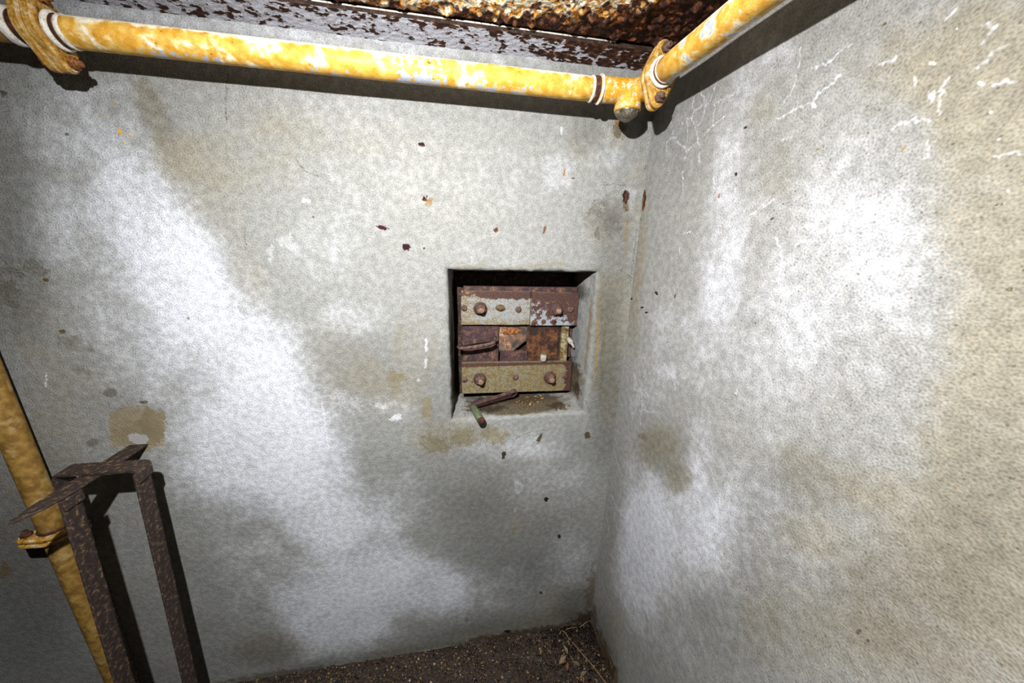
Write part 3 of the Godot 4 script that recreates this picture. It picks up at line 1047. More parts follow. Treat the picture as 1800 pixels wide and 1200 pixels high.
func make_pipes() -> void:
	var r := 0.0272
	var yf := Vector3(-1.405, 2.0945, 0.089)           # the flanged joint over the pale wall
	var tilt := Vector3(0, 1, 0.30)
	# stub that runs out of the picture
	var t := thing("yellow_pipe", "short length of dull yellow painted pipe before the flanged joint under the ceiling", "pipe")
	t.position = Vector3(0, -0.0085, 0.011)
	var st := start()
	tube(st, straight(Vector3(-2.05, 2.092, 0.089), Vector3(-1.415, 2.0945, 0.089), 8), r, 1.5)
	put("tube", st, mats.ochre_pipe_paint, t)
	ring(t, "collar", Vector3(-1.452, 2.0944, 0.089), Vector3.RIGHT, r, 0.018, 0.0045, mats.white_lime)
	ring(t, "groove", Vector3(-1.437, 2.0944, 0.089), Vector3.RIGHT, r, 0.010, 0.0015, mats.rust_groove)
	flange(t, yf + Vector3(-0.0105, 0, 0), Vector3.RIGHT, tilt, 0.020, mats.pipe_flange)
	var ear := Vector3(0, 1, 0.30).normalized()
	# the long pipe across the head of the wall
	t = thing("yellow_pipe", "long horizontal yellow pipe with white lime crust, painted highlight and grey scuffs above the niche", "pipe")
	t.position = Vector3(0, -0.0085, 0.011)
	st = start()
	tube(st, straight(Vector3(-1.395, 2.0945, 0.089), Vector3(-0.226, 2.0965, 0.090), 24), r, 1.17)
	put("tube", st, mats.long_pipe_paint, t)
	flange(t, yf + Vector3(0.0105, 0, 0), Vector3.RIGHT, tilt, 0.020, mats.pipe_flange)
	ring(t, "collar", Vector3(-1.379, 2.0945, 0.089), Vector3.RIGHT, r, 0.010, 0.0055, mats.white_lime)
	ring(t, "groove", Vector3(-1.370, 2.0945, 0.089), Vector3.RIGHT, r, 0.008, 0.001, mats.rust_groove)
	ring(t, "collar", Vector3(-1.361, 2.0945, 0.089), Vector3.RIGHT, r, 0.009, 0.0015, mats.white_lime)
	flange_bolt(t, yf - ear * 0.051, Vector3.RIGHT, 0.0205, mats.bright_rust)
	flange_bolt(t, yf + ear * 0.051, Vector3.RIGHT, 0.0205, mats.bright_rust)
	ring(t, "collar", Vector3(-0.240, 2.0965, 0.090), Vector3.RIGHT, r, 0.007, 0.002, mats.white_lime)
	# the elbow in the corner
	t = thing("pipe_elbow", "yellow pipe elbow in the wall corner with a wet drain boss underneath", "pipe fitting")
	t.position = Vector3(0, -0.0075, 0.011)
	st = start()
	var path := [Vector3(-0.222, 2.0968, 0.090), Vector3(-0.20, 2.097, 0.090), Vector3(-0.17, 2.098, 0.090), Vector3(-0.150, 2.099, 0.090)]
	for k in range(1, 9):
		var a := PI / 2.0 * k / 8.0
		path.append(Vector3(-0.138 + 0.038 * sin(a), 2.099 + 0.004 * k / 8.0, 0.090 + 0.038 * (1.0 - cos(a))))
	path.append(Vector3(-0.10, 2.1035, 0.154))
	tube(st, path, 0.0288, 0.4)
	put("bend", st, mats.elbow_paint, t)
	ring(t, "groove", Vector3(-0.228, 2.0966, 0.090), Vector3.RIGHT, r, 0.018, 0.001, mats.rust_groove)
	ring(t, "collar", Vector3(-0.217, 2.0968, 0.090), Vector3.RIGHT, 0.0288, 0.006, 0.0045, mats.white_lime)
	st = start()
	lathe(st, [Vector2(0.026, 2.098), Vector2(0.030, 2.086), Vector2(0.0335, 2.070), Vector2(0.0350, 2.058), Vector2(0.0340, 2.052), Vector2(0.030, 2.051)], Transform3D(Basis(), Vector3(-0.135, 0, 0.093)), 28, 0.02)
	put("boss_skirt", st, mats.elbow_paint, t)
	st = start()
	lathe(st, [Vector2(0.0, 2.056), Vector2(0.0325, 2.054), Vector2(0.0315, 2.048), Vector2(0.024, 2.040), Vector2(0.015, 2.033), Vector2(0.008, 2.029), Vector2(0, 2.028)], Transform3D(Basis(), Vector3(-0.135, 0, 0.093)), 28, 0.04)
	put("drain_boss", st, mats.wet_boss, t)
	ring(t, "collar", Vector3(-0.10, 2.1035, 0.147), Vector3.BACK, 0.0288, 0.008, 0.0055, mats.white_lime)
	flange(t, Vector3(-0.099, 2.104, 0.159), Vector3.BACK, Vector3(0.02, 1, 0), 0.015, mats.pipe_flange)
	# the pipe along the right wall
	t = thing("yellow_pipe", "thick yellow pipe under the ceiling along the sandy wall", "pipe")
	t.position = Vector3(0, -0.006, 0.011)
	st = start()
	tube(st, straight(Vector3(-0.10, 2.105, 0.165), Vector3(-0.10, 2.045, 2.3), 24), r, 1.0, 36, Vector3.LEFT)
	put("tube", st, mats.short_pipe_paint, t)
	flange(t, Vector3(-0.099, 2.104, 0.1745), Vector3.BACK, Vector3(0.02, 1, 0), 0.015, mats.pipe_flange)
	ring(t, "collar", Vector3(-0.10, 2.105, 0.187), Vector3.BACK, r, 0.012, 0.006, mats.white_lime)
	ring(t, "groove", Vector3(-0.10, 2.105, 0.195), Vector3.BACK, r, 0.007, 0.0015, mats.bright_rust)
	ring(t, "collar", Vector3(-0.10, 2.105, 0.200), Vector3.BACK, r, 0.005, 0.0012, mats.white_lime)
	for s in [-1, 1]:
		flange_bolt(t, Vector3(-0.099 + 0.001 * s, 2.104 + 0.0505 * s, 0.1675), Vector3.BACK, 0.0150, mats.nut_rust)
	# the downpipe beside the stand
	var v := Vector3(-1.785, 0, 0.055)
	t = thing("yellow_pipe", "vertical ochre pipe above the bolted flange beside the rusty stand", "pipe")
	st = start()
	tube(st, [v + Vector3(0, 2.0595, 0.045), v + Vector3(0, 2.042, 0.028), v + Vector3(0, 2.02, 0.008), v + Vector3(0, 1.995, 0.001)] + straight(v + Vector3(0, 1.975, 0), v + Vector3(0, 0.836, 0), 20), r, 1.5)
	put("tube", st, mats.ochre_pipe_paint, t)
	var e := Vector3(-0.90, 0, 0.34).normalized()
	flange(t, v + Vector3(0, 0.842, 0), Vector3.UP, e, 0.013, mats.pipe_flange)
	ring(t, "groove", v + Vector3(0, 0.855, 0), Vector3.UP, r, 0.010, 0.003, mats.rust_groove)
	for s in [-1, 1]:
		flange_bolt(t, v + e * 0.0505 * s + Vector3(0, 0.834, 0), Vector3.UP, 0.0150, mats.rust_groove)
	t = thing("yellow_pipe", "vertical ochre pipe below the bolted flange, running down behind the rusty stand to the floor", "pipe")
	st = start()
	tube(st, straight(v + Vector3(0, 0.832, 0), v + Vector3(0, 0.004, 0), 16), r, 1.5)
	put("tube", st, mats.ochre_pipe_paint, t)
	flange(t, v + Vector3(0, 0.826, 0), Vector3.UP, e, 0.013, mats.pipe_flange)


# ---------------------------------------------------------------- the shutter in the niche

func plate(parent: Node3D, called: String, x0: float, x1: float, y0: float, y1: float, front: float, thick: float, m: Material, skew := 0.0) -> MeshInstance3D:
	var st := start()
	st.set_smooth_group(FLAT)
	var n := noise(int(x0 * 1000) + int(y0 * 700), 60.0, 2)
	var pts := PackedVector2Array()
	var steps := 14
	for i in steps: pts.append(Vector2(lerpf(x0, x1, float(i) / steps), y0 + skew * i / steps))
	for i in 6: pts.append(Vector2(x1, lerpf(y0 + skew, y1 + skew, i / 6.0)))
	for i in steps: pts.append(Vector2(lerpf(x1, x0, float(i) / steps), lerpf(y1 + skew, y1, float(i) / steps)))
	for i in 6: pts.append(Vector2(x0, lerpf(y1, y0, i / 6.0)))
	for i in pts.size():
		pts[i] += Vector2(n.get_noise_2d(pts[i].x, pts[i].y), n.get_noise_2d(pts[i].y + 5.0, pts[i].x)) * 0.0014
	slab(st, pts, thick, Transform3D(Basis(), Vector3(0, 0, front - thick / 2.0)), 0.0018)
	return put(called, st, m, parent)


func dome(parent: Node3D, called: String, at: Vector3, r: float, h: float, m: Material) -> void:
	var st := start()
	var prof := [Vector2(r, -0.003), Vector2(r, 0.0)]
	for k in range(1, 6):
		prof.append(Vector2(r * cos(k / 5.0 * PI / 2.0), h * sin(k / 5.0 * PI / 2.0)))
	lathe(st, prof, Transform3D(frame_along(Vector3.BACK), at), 16, 0.05)
	put(called, st, m, parent)


func make_shutter() -> void:
	var t := thing("embrasure_shutter", "rusty steel embrasure shutter of bolted plates filling the square wall niche", "shutter")
	plate(t, "back_plate", -0.598, -0.150, 1.124, 1.598, -0.176, 0.020, mats.dark_rust)  # stretched to the niche edges so its dark rust deepens the shade there
	plate(t, "top_bar", -0.567, -0.146, 1.500, 1.5515, -0.1335, 0.030, mats.purple_rust, -0.003)
	var up := plate(t, "upper_strip", -0.5775, -0.3255, 1.4135, 1.5375, -0.120, 0.014, mats.strip_paint, -0.002)
	var ur := plate(t, "upper_strip", -0.3245, -0.1425, 1.4095, 1.5345, -0.116, 0.018, mats.strip_paint, -0.003)
	var lo := plate(t, "lower_strip", -0.579, -0.1475, 1.1455, 1.2700, -0.118, 0.016, mats.strip_paint, -0.0075)
	up.set_meta("label", "strip with flaking grey white paint")
	ur.set_meta("label", "strip mostly bare purple rust")
	lo.set_meta("label", "lower strip with yellowed paint")
	plate(t, "sliding_plate", -0.5735, -0.438, 1.255, 1.425, -0.136, 0.012, mats.purple_rust)
	plate(t, "slide_stop", -0.432, -0.322, 1.255, 1.3055, -0.134, 0.020, mats.purple_rust)
	plate(t, "cover_plate", -0.3305, -0.207, 1.255, 1.425, -0.134, 0.014, mats.orange_rust)
	var ang := plate(t, "guide_angle", -0.1965, -0.1665, 1.255, 1.425, -0.130, 0.030, mats.stained_cream)
	ang.set_meta("label", "yellowed steel guide angle")
	plate(t, "guide_rib", -0.2085, -0.196, 1.255, 1.425, -0.140, 0.012, mats.dark_rust)
	plate(t, "side_bar", -0.158, -0.146, 1.27, 1.42, -0.150, 0.012, mats.purple_rust)
	# the block behind the peephole: its lower corner broken away
	var st := start()
	st.set_smooth_group(FLAT)
	slab(st, PackedVector2Array([Vector2(-0.437, 1.303), Vector2(-0.382, 1.303), Vector2(-0.330, 1.343), Vector2(-0.328, 1.352), Vector2(-0.328, 1.425), Vector2(-0.437, 1.425)]), 0.012, Transform3D(Basis(), Vector3(0, 0, -0.150)), 0.002)
	put("peephole_block", st, mats.old_block, t)
	st = start()
	slab(st, PackedVector2Array([Vector2(-0.432, 1.375), Vector2(-0.425, 1.392), Vector2(-0.38, 1.396), Vector2(-0.352, 1.39), Vector2(-0.35, 1.378), Vector2(-0.372, 1.371), Vector2(-0.41, 1.369)]), 0.004, Transform3D(Basis(), Vector3(0, 0, -0.143)), 0.001)
	put("flake", st, mats.bright_rust, t)
	st = start()
	var root := [Vector3(-0.431, 1.398, -0.141), Vector3(-0.427, 1.376, -0.141), Vector3(-0.416, 1.356, -0.140), Vector3(-0.413, 1.335, -0.141), Vector3(-0.412, 1.308, -0.141)]
	for k in 4: rod(st, root[k], root[k + 1], 0.0012, 6)
	put("root_fibre", st, mats.pale_lime, t)
	# bolts with washers and nuts
	for b in [[-0.509, 1.4735, -0.120], [-0.228, 1.470, -0.116], [-0.511, 1.2035, -0.118], [-0.236, 1.199, -0.118]]:
		var p := Vector3(b[0], b[1], b[2])
		st = start()
		rod(st, p + Vector3(0, 0, -0.004), p + Vector3(0.002, -0.002, 0.036), 0.0095, 14)
		var bolt := put("bolt", st, mats.worn_stud, t)
		st = start()
		lathe(st, [Vector2(0, -0.002), Vector2(0.0245, -0.002), Vector2(0.0245, 0.003), Vector2(0.023, 0.0045), Vector2(0, 0.0045)], Transform3D(frame_along(Vector3.BACK), p), 20, 0.04)
		put("washer", st, mats.purple_rust, bolt)
		st = start()
		st.set_smooth_group(FLAT)
		hexagon(st, 0.033, 0.017, Transform3D(frame_along(Vector3(0.04, -0.04, 1)) * Basis(Vector3.UP, b[0] * 9.0), p + Vector3(0, 0, 0.004)))
		put("nut", st, mats.nut_rust, bolt)
	for b in [[-0.5665, 1.4755, -0.120, 0.0115], [-0.370, 1.470, -0.120, 0.0120], [-0.172, 1.470, -0.116, 0.0135], [-0.569, 1.204, -0.118, 0.0120], [-0.373, 1.205, -0.118, 0.0125], [-0.174, 1.200, -0.118, 0.0115]]:
		dome(t, "rivet", Vector3(b[0], b[1], b[2]), b[3], 0.007, mats.nut_rust)
	for b in [[-0.310, 1.420, -0.116, 0.011], [-0.274, 1.424, -0.116, 0.0095], [-0.235, 1.422, -0.116, 0.011], [-0.172, 1.175, -0.118, 0.005]]:
		dome(t, "rivet", Vector3(b[0], b[1], b[2]), b[3], 0.003, mats.orange_rust)
	st = start()
	lathe(st, [Vector2(0.017, -0.002), Vector2(0.016, 0.003), Vector2(0.011, 0.009), Vector2(0.005, 0.012), Vector2(0, 0.0125)], Transform3D(frame_along(Vector3(-0.25, -0.2, 1)).scaled_local(Vector3(1.1, 1, 0.75)), Vector3(-0.438, 1.476, -0.120)), 16, 0.08)
	put("weld_lump", st, mats.stained_cream, t)
	# the bow handle of the sliding plate
	st = start()
	st.set_smooth_group(FLAT)
	block(st, Vector3(0.128, 0.022, 0.012), Transform3D(Basis(Vector3.BACK, 0.14), Vector3(-0.513, 1.353, -0.131)), 0.002)
	put("handle_bracket", st, mats.purple_rust, t)
	dome(t, "rivet", Vector3(-0.528, 1.351, -0.125), 0.010, 0.006, mats.nut_rust)
	st = start()
	var hp := [Vector3(-0.458, 1.364, -0.130), Vector3(-0.455, 1.361, -0.105), Vector3(-0.462, 1.356, -0.088), Vector3(-0.482, 1.351, -0.080), Vector3(-0.525, 1.3445, -0.080), Vector3(-0.566, 1.3385, -0.082), Vector3(-0.584, 1.336, -0.090), Vector3(-0.588, 1.337, -0.106), Vector3(-0.580, 1.340, -0.130)]
	tube(st, hp, 0.0066, 0.3, 12, Vector3.UP)
	put("bow_handle", st, mats.nut_rust, t)
	# pin on the cover plate, hook at the side
	st = start()
	rod(st, Vector3(-0.266, 1.268, -0.120), Vector3(-0.266, 1.293, -0.118), 0.0125, 14)
	put("pin", st, mats.pale_lime, t)
	st = start()
	rod(st, Vector3(-0.166, 1.352, -0.135), Vector3(-0.160, 1.340, -0.112), 0.0085, 10, 0.0095)
	rod(st, Vector3(-0.160, 1.341, -0.112), Vector3(-0.150, 1.322, -0.108), 0.0062, 10, 0.004)
	put("hook", st, mats.pale_lime, t)


func make_crank() -> void:
	var c := thing("crank_handle", "loose rusty crank with a green grip lying on the niche sill", "crank")
	var a := Vector3(-0.386, 1.146, -0.100)
	var b := Vector3(-0.541, 1.129, -0.047)
	var st := start()
	st.set_smooth_group(FLAT)
	var dir := (b - a).normalized()
	var up := Vector3(0, 1, 0.55)
	up = (up - dir * up.dot(dir)).normalized()
	var xf := Transform3D(Basis(dir, up, dir.cross(up)), a)
	var L := (b - a).length()
	var pts := PackedVector2Array([Vector2(0.012, -0.016), Vector2(L - 0.03, -0.011), Vector2(L, -0.013), Vector2(L + 0.010, -0.007), Vector2(L + 0.012, 0.004), Vector2(L + 0.006, 0.012), Vector2(L - 0.03, 0.012), Vector2(0.012, 0.016)])
	slab(st, pts, 0.013, xf, 0.0025)
	put("arm", st, mats.purple_rust, c)
	st = start()
	lathe(st, [Vector2(0.0075, -0.008), Vector2(0.017, -0.008), Vector2(0.019, -0.006), Vector2(0.019, 0.006), Vector2(0.017, 0.008), Vector2(0.0075, 0.008), Vector2(0.0075, -0.008)], Transform3D(frame_along(xf.basis.z), a), 24, 0.02)
	put("eye", st, mats.purple_rust, c)
	var g0 := b + Vector3(0.000, -0.002, 0.006)
	var g1 := Vector3(-0.516, 1.111, 0.042)
	st = start()
	rod(st, g0, g0.lerp(g1, 0.86), 0.0128, 20, 0.0135)
	put("grip", st, mats.green_grip, c)
	st = start()
	rod(st, g0.lerp(g1, 0.855), g1, 0.0140, 18, 0.0125)
	put("grip_end", st, mats.rust_groove, c)


# ---------------------------------------------------------------- the steel stand

func leg(parent: Node3D, top: Vector3, foot: Vector3, wide: float) -> void:
	# a flat bar leg whose broad face is turned to the right, with a narrow folded edge at the back
	var st := start()
	st.set_smooth_group(FLAT)
	var y := (top - foot).normalized()
	var x := (Vector3.RIGHT - y * Vector3.RIGHT.dot(y)).normalized()
	var z := x.cross(y)
	var b := Basis(x, y, z)
	var l := (top - foot).length()
	block(st, Vector3(0.006, l, wide), Transform3D(b, (top + foot) / 2.0), 0.0012)
	block(st, Vector3(0.022, l, 0.005), Transform3D(b, (top + foot) / 2.0 - z * (wide / 2.0 - 0.0025) - x * 0.008), 0.0012)
	put("leg", st, mats.stand_rust, parent)


func make_stand() -> void:
	var t := thing("steel_stand", "rusty stand of flat steel bars standing before the ochre pipe", "stand")
	var st := start()
	st.set_smooth_group(FLAT)
	var pts := PackedVector2Array([Vector2(-1.578, -0.002), Vector2(-1.531, -0.002), Vector2(-1.531, -0.10), Vector2(-1.532, -0.20), Vector2(-1.540, -0.262), Vector2(-1.558, -0.298), Vector2(-1.568, -0.304), Vector2(-1.573, -0.290), Vector2(-1.578, -0.25)])
	slab(st, pts, 0.006, Transform3D(Basis(Vector3.RIGHT, -PI / 2.0), Vector3(0, 1.080, 0)), 0.0012)
	put("cross_bar", st, mats.stand_rust, t)
	st = start()
	st.set_smooth_group(FLAT)
	bend(st, [Vector3(-1.634, 1.035, 0.126), Vector3(-1.634, 1.078, 0.125), Vector3(-1.631, 1.0865, 0.125), Vector3(-1.624, 1.0885, 0.125), Vector3(-1.456, 1.0900, 0.130), Vector3(-1.448, 1.0885, 0.131), Vector3(-1.4445, 1.082, 0.132), Vector3(-1.443, 1.056, 0.136)], Vector3(0.004, 0, 0.050), 0.006)
	put("top_bar", st, mats.stand_rust, t)
	st = start()
	st.set_smooth_group(FLAT)
	block(st, Vector3(0.006, 0.026, 0.046), Transform3D(Basis(), Vector3(-1.5275, 1.066, 0.222)), 0.001)
	put("lug", st, mats.stand_rust, t)
	leg(t, Vector3(-1.4495, 1.078, 0.134), Vector3(-1.450, 0.004, 0.213), 0.046)
	leg(t, Vector3(-1.5335, 1.076, 0.221), Vector3(-1.5345, 0.004, 0.290), 0.045)
	leg(t, Vector3(-1.640, 1.070, 0.123), Vector3(-1.642, 0.004, 0.165), 0.046)


func make_anchors() -> void:
	for a in [[Vector3(-0.058, 1.846, 0.001), Vector3(0.010, 0.030, 0.006), "stub of rusty iron in the niche wall, left of its twin by the corner"], [Vector3(-0.002, 1.846, 0.009), Vector3(0.007, 0.046, 0.009), "stub of blue brown rusty iron set right in the wall corner"]]:
		var st := start()
		var n := noise(81 + int(a[0].x * 100), 90.0, 2)
		var s: Vector3 = a[1]
		sheet(st, 12, 10, func(u, v):
			var th: float = u * TAU
			var ph: float = (v - 0.5) * PI
			var k: float = 0.5 * (1.0 + 0.5 * n.get_noise_2d(cos(th) * 0.03 + 0.05 * v, sin(th) * 0.03))
			return a[0] + Vector3(cos(th) * cos(ph) * s.x, sin(ph) * s.y, sin(th) * cos(ph) * s.z) * k,
			func(u, v): return Vector2(u, v))
		tag(put("iron_stub", st, mats.rust_groove), a[2], "iron stub")


# ---------------------------------------------------------------- what lies on the floor and the sill

func scrap_mesh(seed_: int, flat: float) -> ArrayMesh:
	# a curled scrap, about 1 across
	var rng := RandomNumberGenerator.new()
	rng.seed = seed_
	var st := start()
	var n := 7
	var rim := []
	for i in n:
		var a := TAU * i / n
		var r := rng.randf_range(0.3, 0.55)
		rim.append(Vector3(cos(a) * r, rng.randf_range(-0.16, 0.2), sin(a) * r * 0.8))
	for i in n:
		var j := (i + 1) % n
		tri(st, Vector3(0, flat, 0), rim[i], rim[j], Vector3.UP)
		tri(st, Vector3(0, -flat * 0.3, 0), rim[i], rim[j], Vector3.DOWN)
	st.generate_normals()
	return st.commit()


func scatter(called: String, label: String, category: String, mesh: ArrayMesh, m: Material, count: int, seed_: int, area: Callable, size: Vector2, palette: Array) -> void:
	var rng := RandomNumberGenerator.new()
	rng.seed = seed_
	var mm := MultiMesh.new()
	mm.transform_format = MultiMesh.TRANSFORM_3D
	mm.use_colors = true
	mm.mesh = mesh
	mm.instance_count = count
	mesh.surface_set_material(0, m)
	for i in count:
		var p: Vector3 = area.call(rng)
		var s := lerpf(size.x, size.y, pow(rng.randf(), 2.2))
		var b := Basis.from_euler(Vector3(rng.randf_range(-0.6, 0.6), rng.randf() * TAU, rng.randf_range(-0.6, 0.6))).scaled_local(Vector3(s, s * rng.randf_range(0.5, 1.0), s * rng.randf_range(0.4, 1.0)))
		mm.set_instance_transform(i, Transform3D(b, p + Vector3(0, s * 0.12, 0)))
		var c: Color = palette[rng.randi() % palette.size()]
		mm.set_instance_color(i, (c * rng.randf_range(0.7, 1.2)).srgb_to_linear())
	var o := MultiMeshInstance3D.new()
	o.multimesh = mm
	o.name = numbered(called)
	add_child(o)
	tag(o, label, category, "", "stuff")


func leaf(parent_label: String, at: Vector3, long: float, turn: float, curl: float, m: Material, group: String) -> void:
	var st := start()
	var b := Basis(Vector3.UP, turn) * Basis(Vector3.BACK, curl * 0.4)
	sheet(st, 10, 6, func(u, v):
		var w: float = 0.25 * pow(sin(PI * pow(u, 0.75)), 1.4) * (1.0 + 0.25 * sin(u * 19.0 + long * 900.0 + v * 2.0)) + 0.02
		var y: float = (v - 0.5) * 2.0
		return at + b * Vector3((u - 0.5) * long * 1.35, 0.006 + (y * y * 0.12 * curl + 0.18 * curl * sin(u * 3.0)) * long, y * w * long),
		func(u, v): return Vector2(u, v), true)
	var o := put("dry_leaf", st, m)
	tag(o, parent_label, "leaf", group)


func twig(label: String, pts: Array, r: float, m: Material) -> void:
	var st := start()
	tube(st, pts, r, 0.2, 8, Vector3.UP)
	tag(put("twig", st, m), label, "twig", "twigs in the floor corner")


func plain(called: String, c: Color, rough: float) -> StandardMaterial3D:
	var m := StandardMaterial3D.new()
	m.resource_name = called
	m.albedo_color = c
	m.roughness = rough
	m.vertex_color_use_as_albedo = true
	mats[called] = m
	return m


func make_floor_litter() -> void:
	var scrap := plain("scrap", Color.WHITE, 0.5)
	var wet := plain("wet_scrap", Color.WHITE, 0.12)
	var browns := [rgb(40, 28, 18), rgb(58, 42, 26), rgb(84, 64, 40), rgb(112, 90, 60), rgb(34, 24, 18), rgb(60, 36, 20), rgb(132, 116, 90), rgb(70, 62, 54), rgb(28, 20, 14), rgb(104, 84, 56), rgb(84, 58, 36)]
	var on_floor := func(rng: RandomNumberGenerator):
		return Vector3(-1.75 * pow(rng.randf(), 1.15) - 0.004, rng.randf_range(-0.001, 0.006), rng.randf_range(0.003, 0.42))
	scatter("leaf_litter", "mass of small rotten leaf scraps and grit covering the dark floor", "litter", scrap_mesh(1, 0.12), scrap, 9000, 5, on_floor, Vector2(0.004, 0.022), browns)
	scatter("leaf_litter", "trodden leaf scraps scattered over the open floor away from the walls", "litter", scrap_mesh(6, 0.12), scrap, 9000, 15, func(rng: RandomNumberGenerator):
		return Vector3(-3.0 * rng.randf(), rng.randf_range(-0.001, 0.004), 0.40 + 1.4 * pow(rng.randf(), 1.4)), Vector2(0.005, 0.022), browns)
	scatter("leaf_litter", "fine pale grit mixed among the leaf scraps of the floor", "litter", scrap_mesh(2, 0.4), scrap, 5000, 6, on_floor, Vector2(0.002, 0.007), browns + [rgb(138, 130, 118), rgb(110, 92, 62)])
	scatter("leaf_litter", "wet glistening black debris gathered in the floor corner", "litter", scrap_mesh(3, 0.3), wet, 2200, 7, func(rng: RandomNumberGenerator):
		return Vector3(-0.30 * rng.randf() * rng.randf() - 0.003, rng.randf_range(0.0, 0.010), 0.26 * rng.randf() * rng.randf() + 0.003), Vector2(0.004, 0.014), [rgb(16, 13, 12), rgb(26, 20, 16), rgb(36, 28, 22)])
	var tan_leaf := plain("tan_leaf", rgb(104, 84, 52), 0.7)
	var rust_leaf := plain("rust_leaf", rgb(88, 50, 26), 0.7)
	var grey_leaf := plain("grey_leaf", rgb(82, 70, 50), 0.7)
	var g := "dry leaves lying in the floor corner"
	leaf("broad tan leaf, largest of the dry leaves on the floor", Vector3(-0.176, 0.008, 0.128), 0.034, 0.5, 0.5, tan_leaf, g)
	leaf("curled tan leaf next to the wet debris in the floor corner", Vector3(-0.158, 0.010, 0.092), 0.026, 2.0, 1.1, tan_leaf, g)
	leaf("rust red leaf beside the broad tan leaf on the floor", Vector3(-0.165, 0.010, 0.150), 0.022, 1.1, 0.6, rust_leaf, g)
	leaf("narrow grey brown leaf lying under the long twig", Vector3(-0.130, 0.009, 0.150), 0.026, 2.7, 0.5, grey_leaf, g)
	leaf("small upright yellow brown leaf on the open litter along the wall foot", Vector3(-0.262, 0.008, 0.080), 0.018, 1.3, 1.2, tan_leaf, g)
	leaf("dull leaf at the near end of the long twig", Vector3(-0.105, 0.008, 0.188), 0.026, 0.2, 0.7, grey_leaf, g)
	var wood := surface("twig_bark", coat(28, 128, [rgb(96, 72, 48), rgb(128, 100, 68)], [0.5], 0.05, 0.3), 20.0, 0.0, 0.8)
	twig("long pale twig running from the floor corner towards the viewer", [Vector3(-0.118, 0.016, 0.072), Vector3(-0.094, 0.018, 0.115), Vector3(-0.060, 0.016, 0.170), Vector3(-0.028, 0.013, 0.235)], 0.0022, wood)
	twig("thin dark twig lying beside the long pale one", [Vector3(-0.110, 0.015, 0.045), Vector3(-0.082, 0.017, 0.080), Vector3(-0.058, 0.014, 0.115), Vector3(-0.064, 0.012, 0.150)], 0.0014, mats.dark_rust)
	twig("short pale straw against the foot of the niche wall", [Vector3(-0.128, 0.018, 0.022), Vector3(-0.100, 0.020, 0.018), Vector3(-0.075, 0.019, 0.020)], 0.0015, wood)
	twig("pale straw leaning up at the very corner of the floor", [Vector3(-0.062, 0.017, 0.020), Vector3(-0.040, 0.022, 0.014), Vector3(-0.022, 0.028, 0.010)], 0.0018, wood)
	twig("stubby forked straw at the rear of the litter", [Vector3(-0.148, 0.016, 0.020), Vector3(-0.134, 0.017, 0.034), Vector3(-0.128, 0.013, 0.052)], 0.0019, wood)
	var on_sill := func(rng: RandomNumberGenerator):
		return Vector3(rng.randf_range(-0.585, -0.25), 1.1085, rng.randf_range(-0.16, -0.012))
	scatter("sill_grit", "crumbs of rust and grit strewn over the niche sill", "grit", scrap_mesh(4, 0.4), scrap, 900, 8, on_sill, Vector2(0.0015, 0.006), [rgb(60, 44, 34), rgb(90, 70, 54), rgb(40, 28, 22), rgb(150, 140, 128), rgb(110, 84, 60)])
	scatter("straw_scraps", "yellow straw scraps lying on the niche sill beside the crank", "straw", scrap_mesh(5, 0.1), scrap, 30, 9, func(rng: RandomNumberGenerator):
		return Vector3(rng.randf_range(-0.37, -0.25), 1.110, rng.randf_range(-0.14, -0.06)), Vector2(0.010, 0.026), [rgb(140, 108, 48), rgb(120, 92, 44), rgb(104, 84, 50)])


# ---------------------------------------------------------------- stains and painted brightness of the two walls, in metres across and down the wall

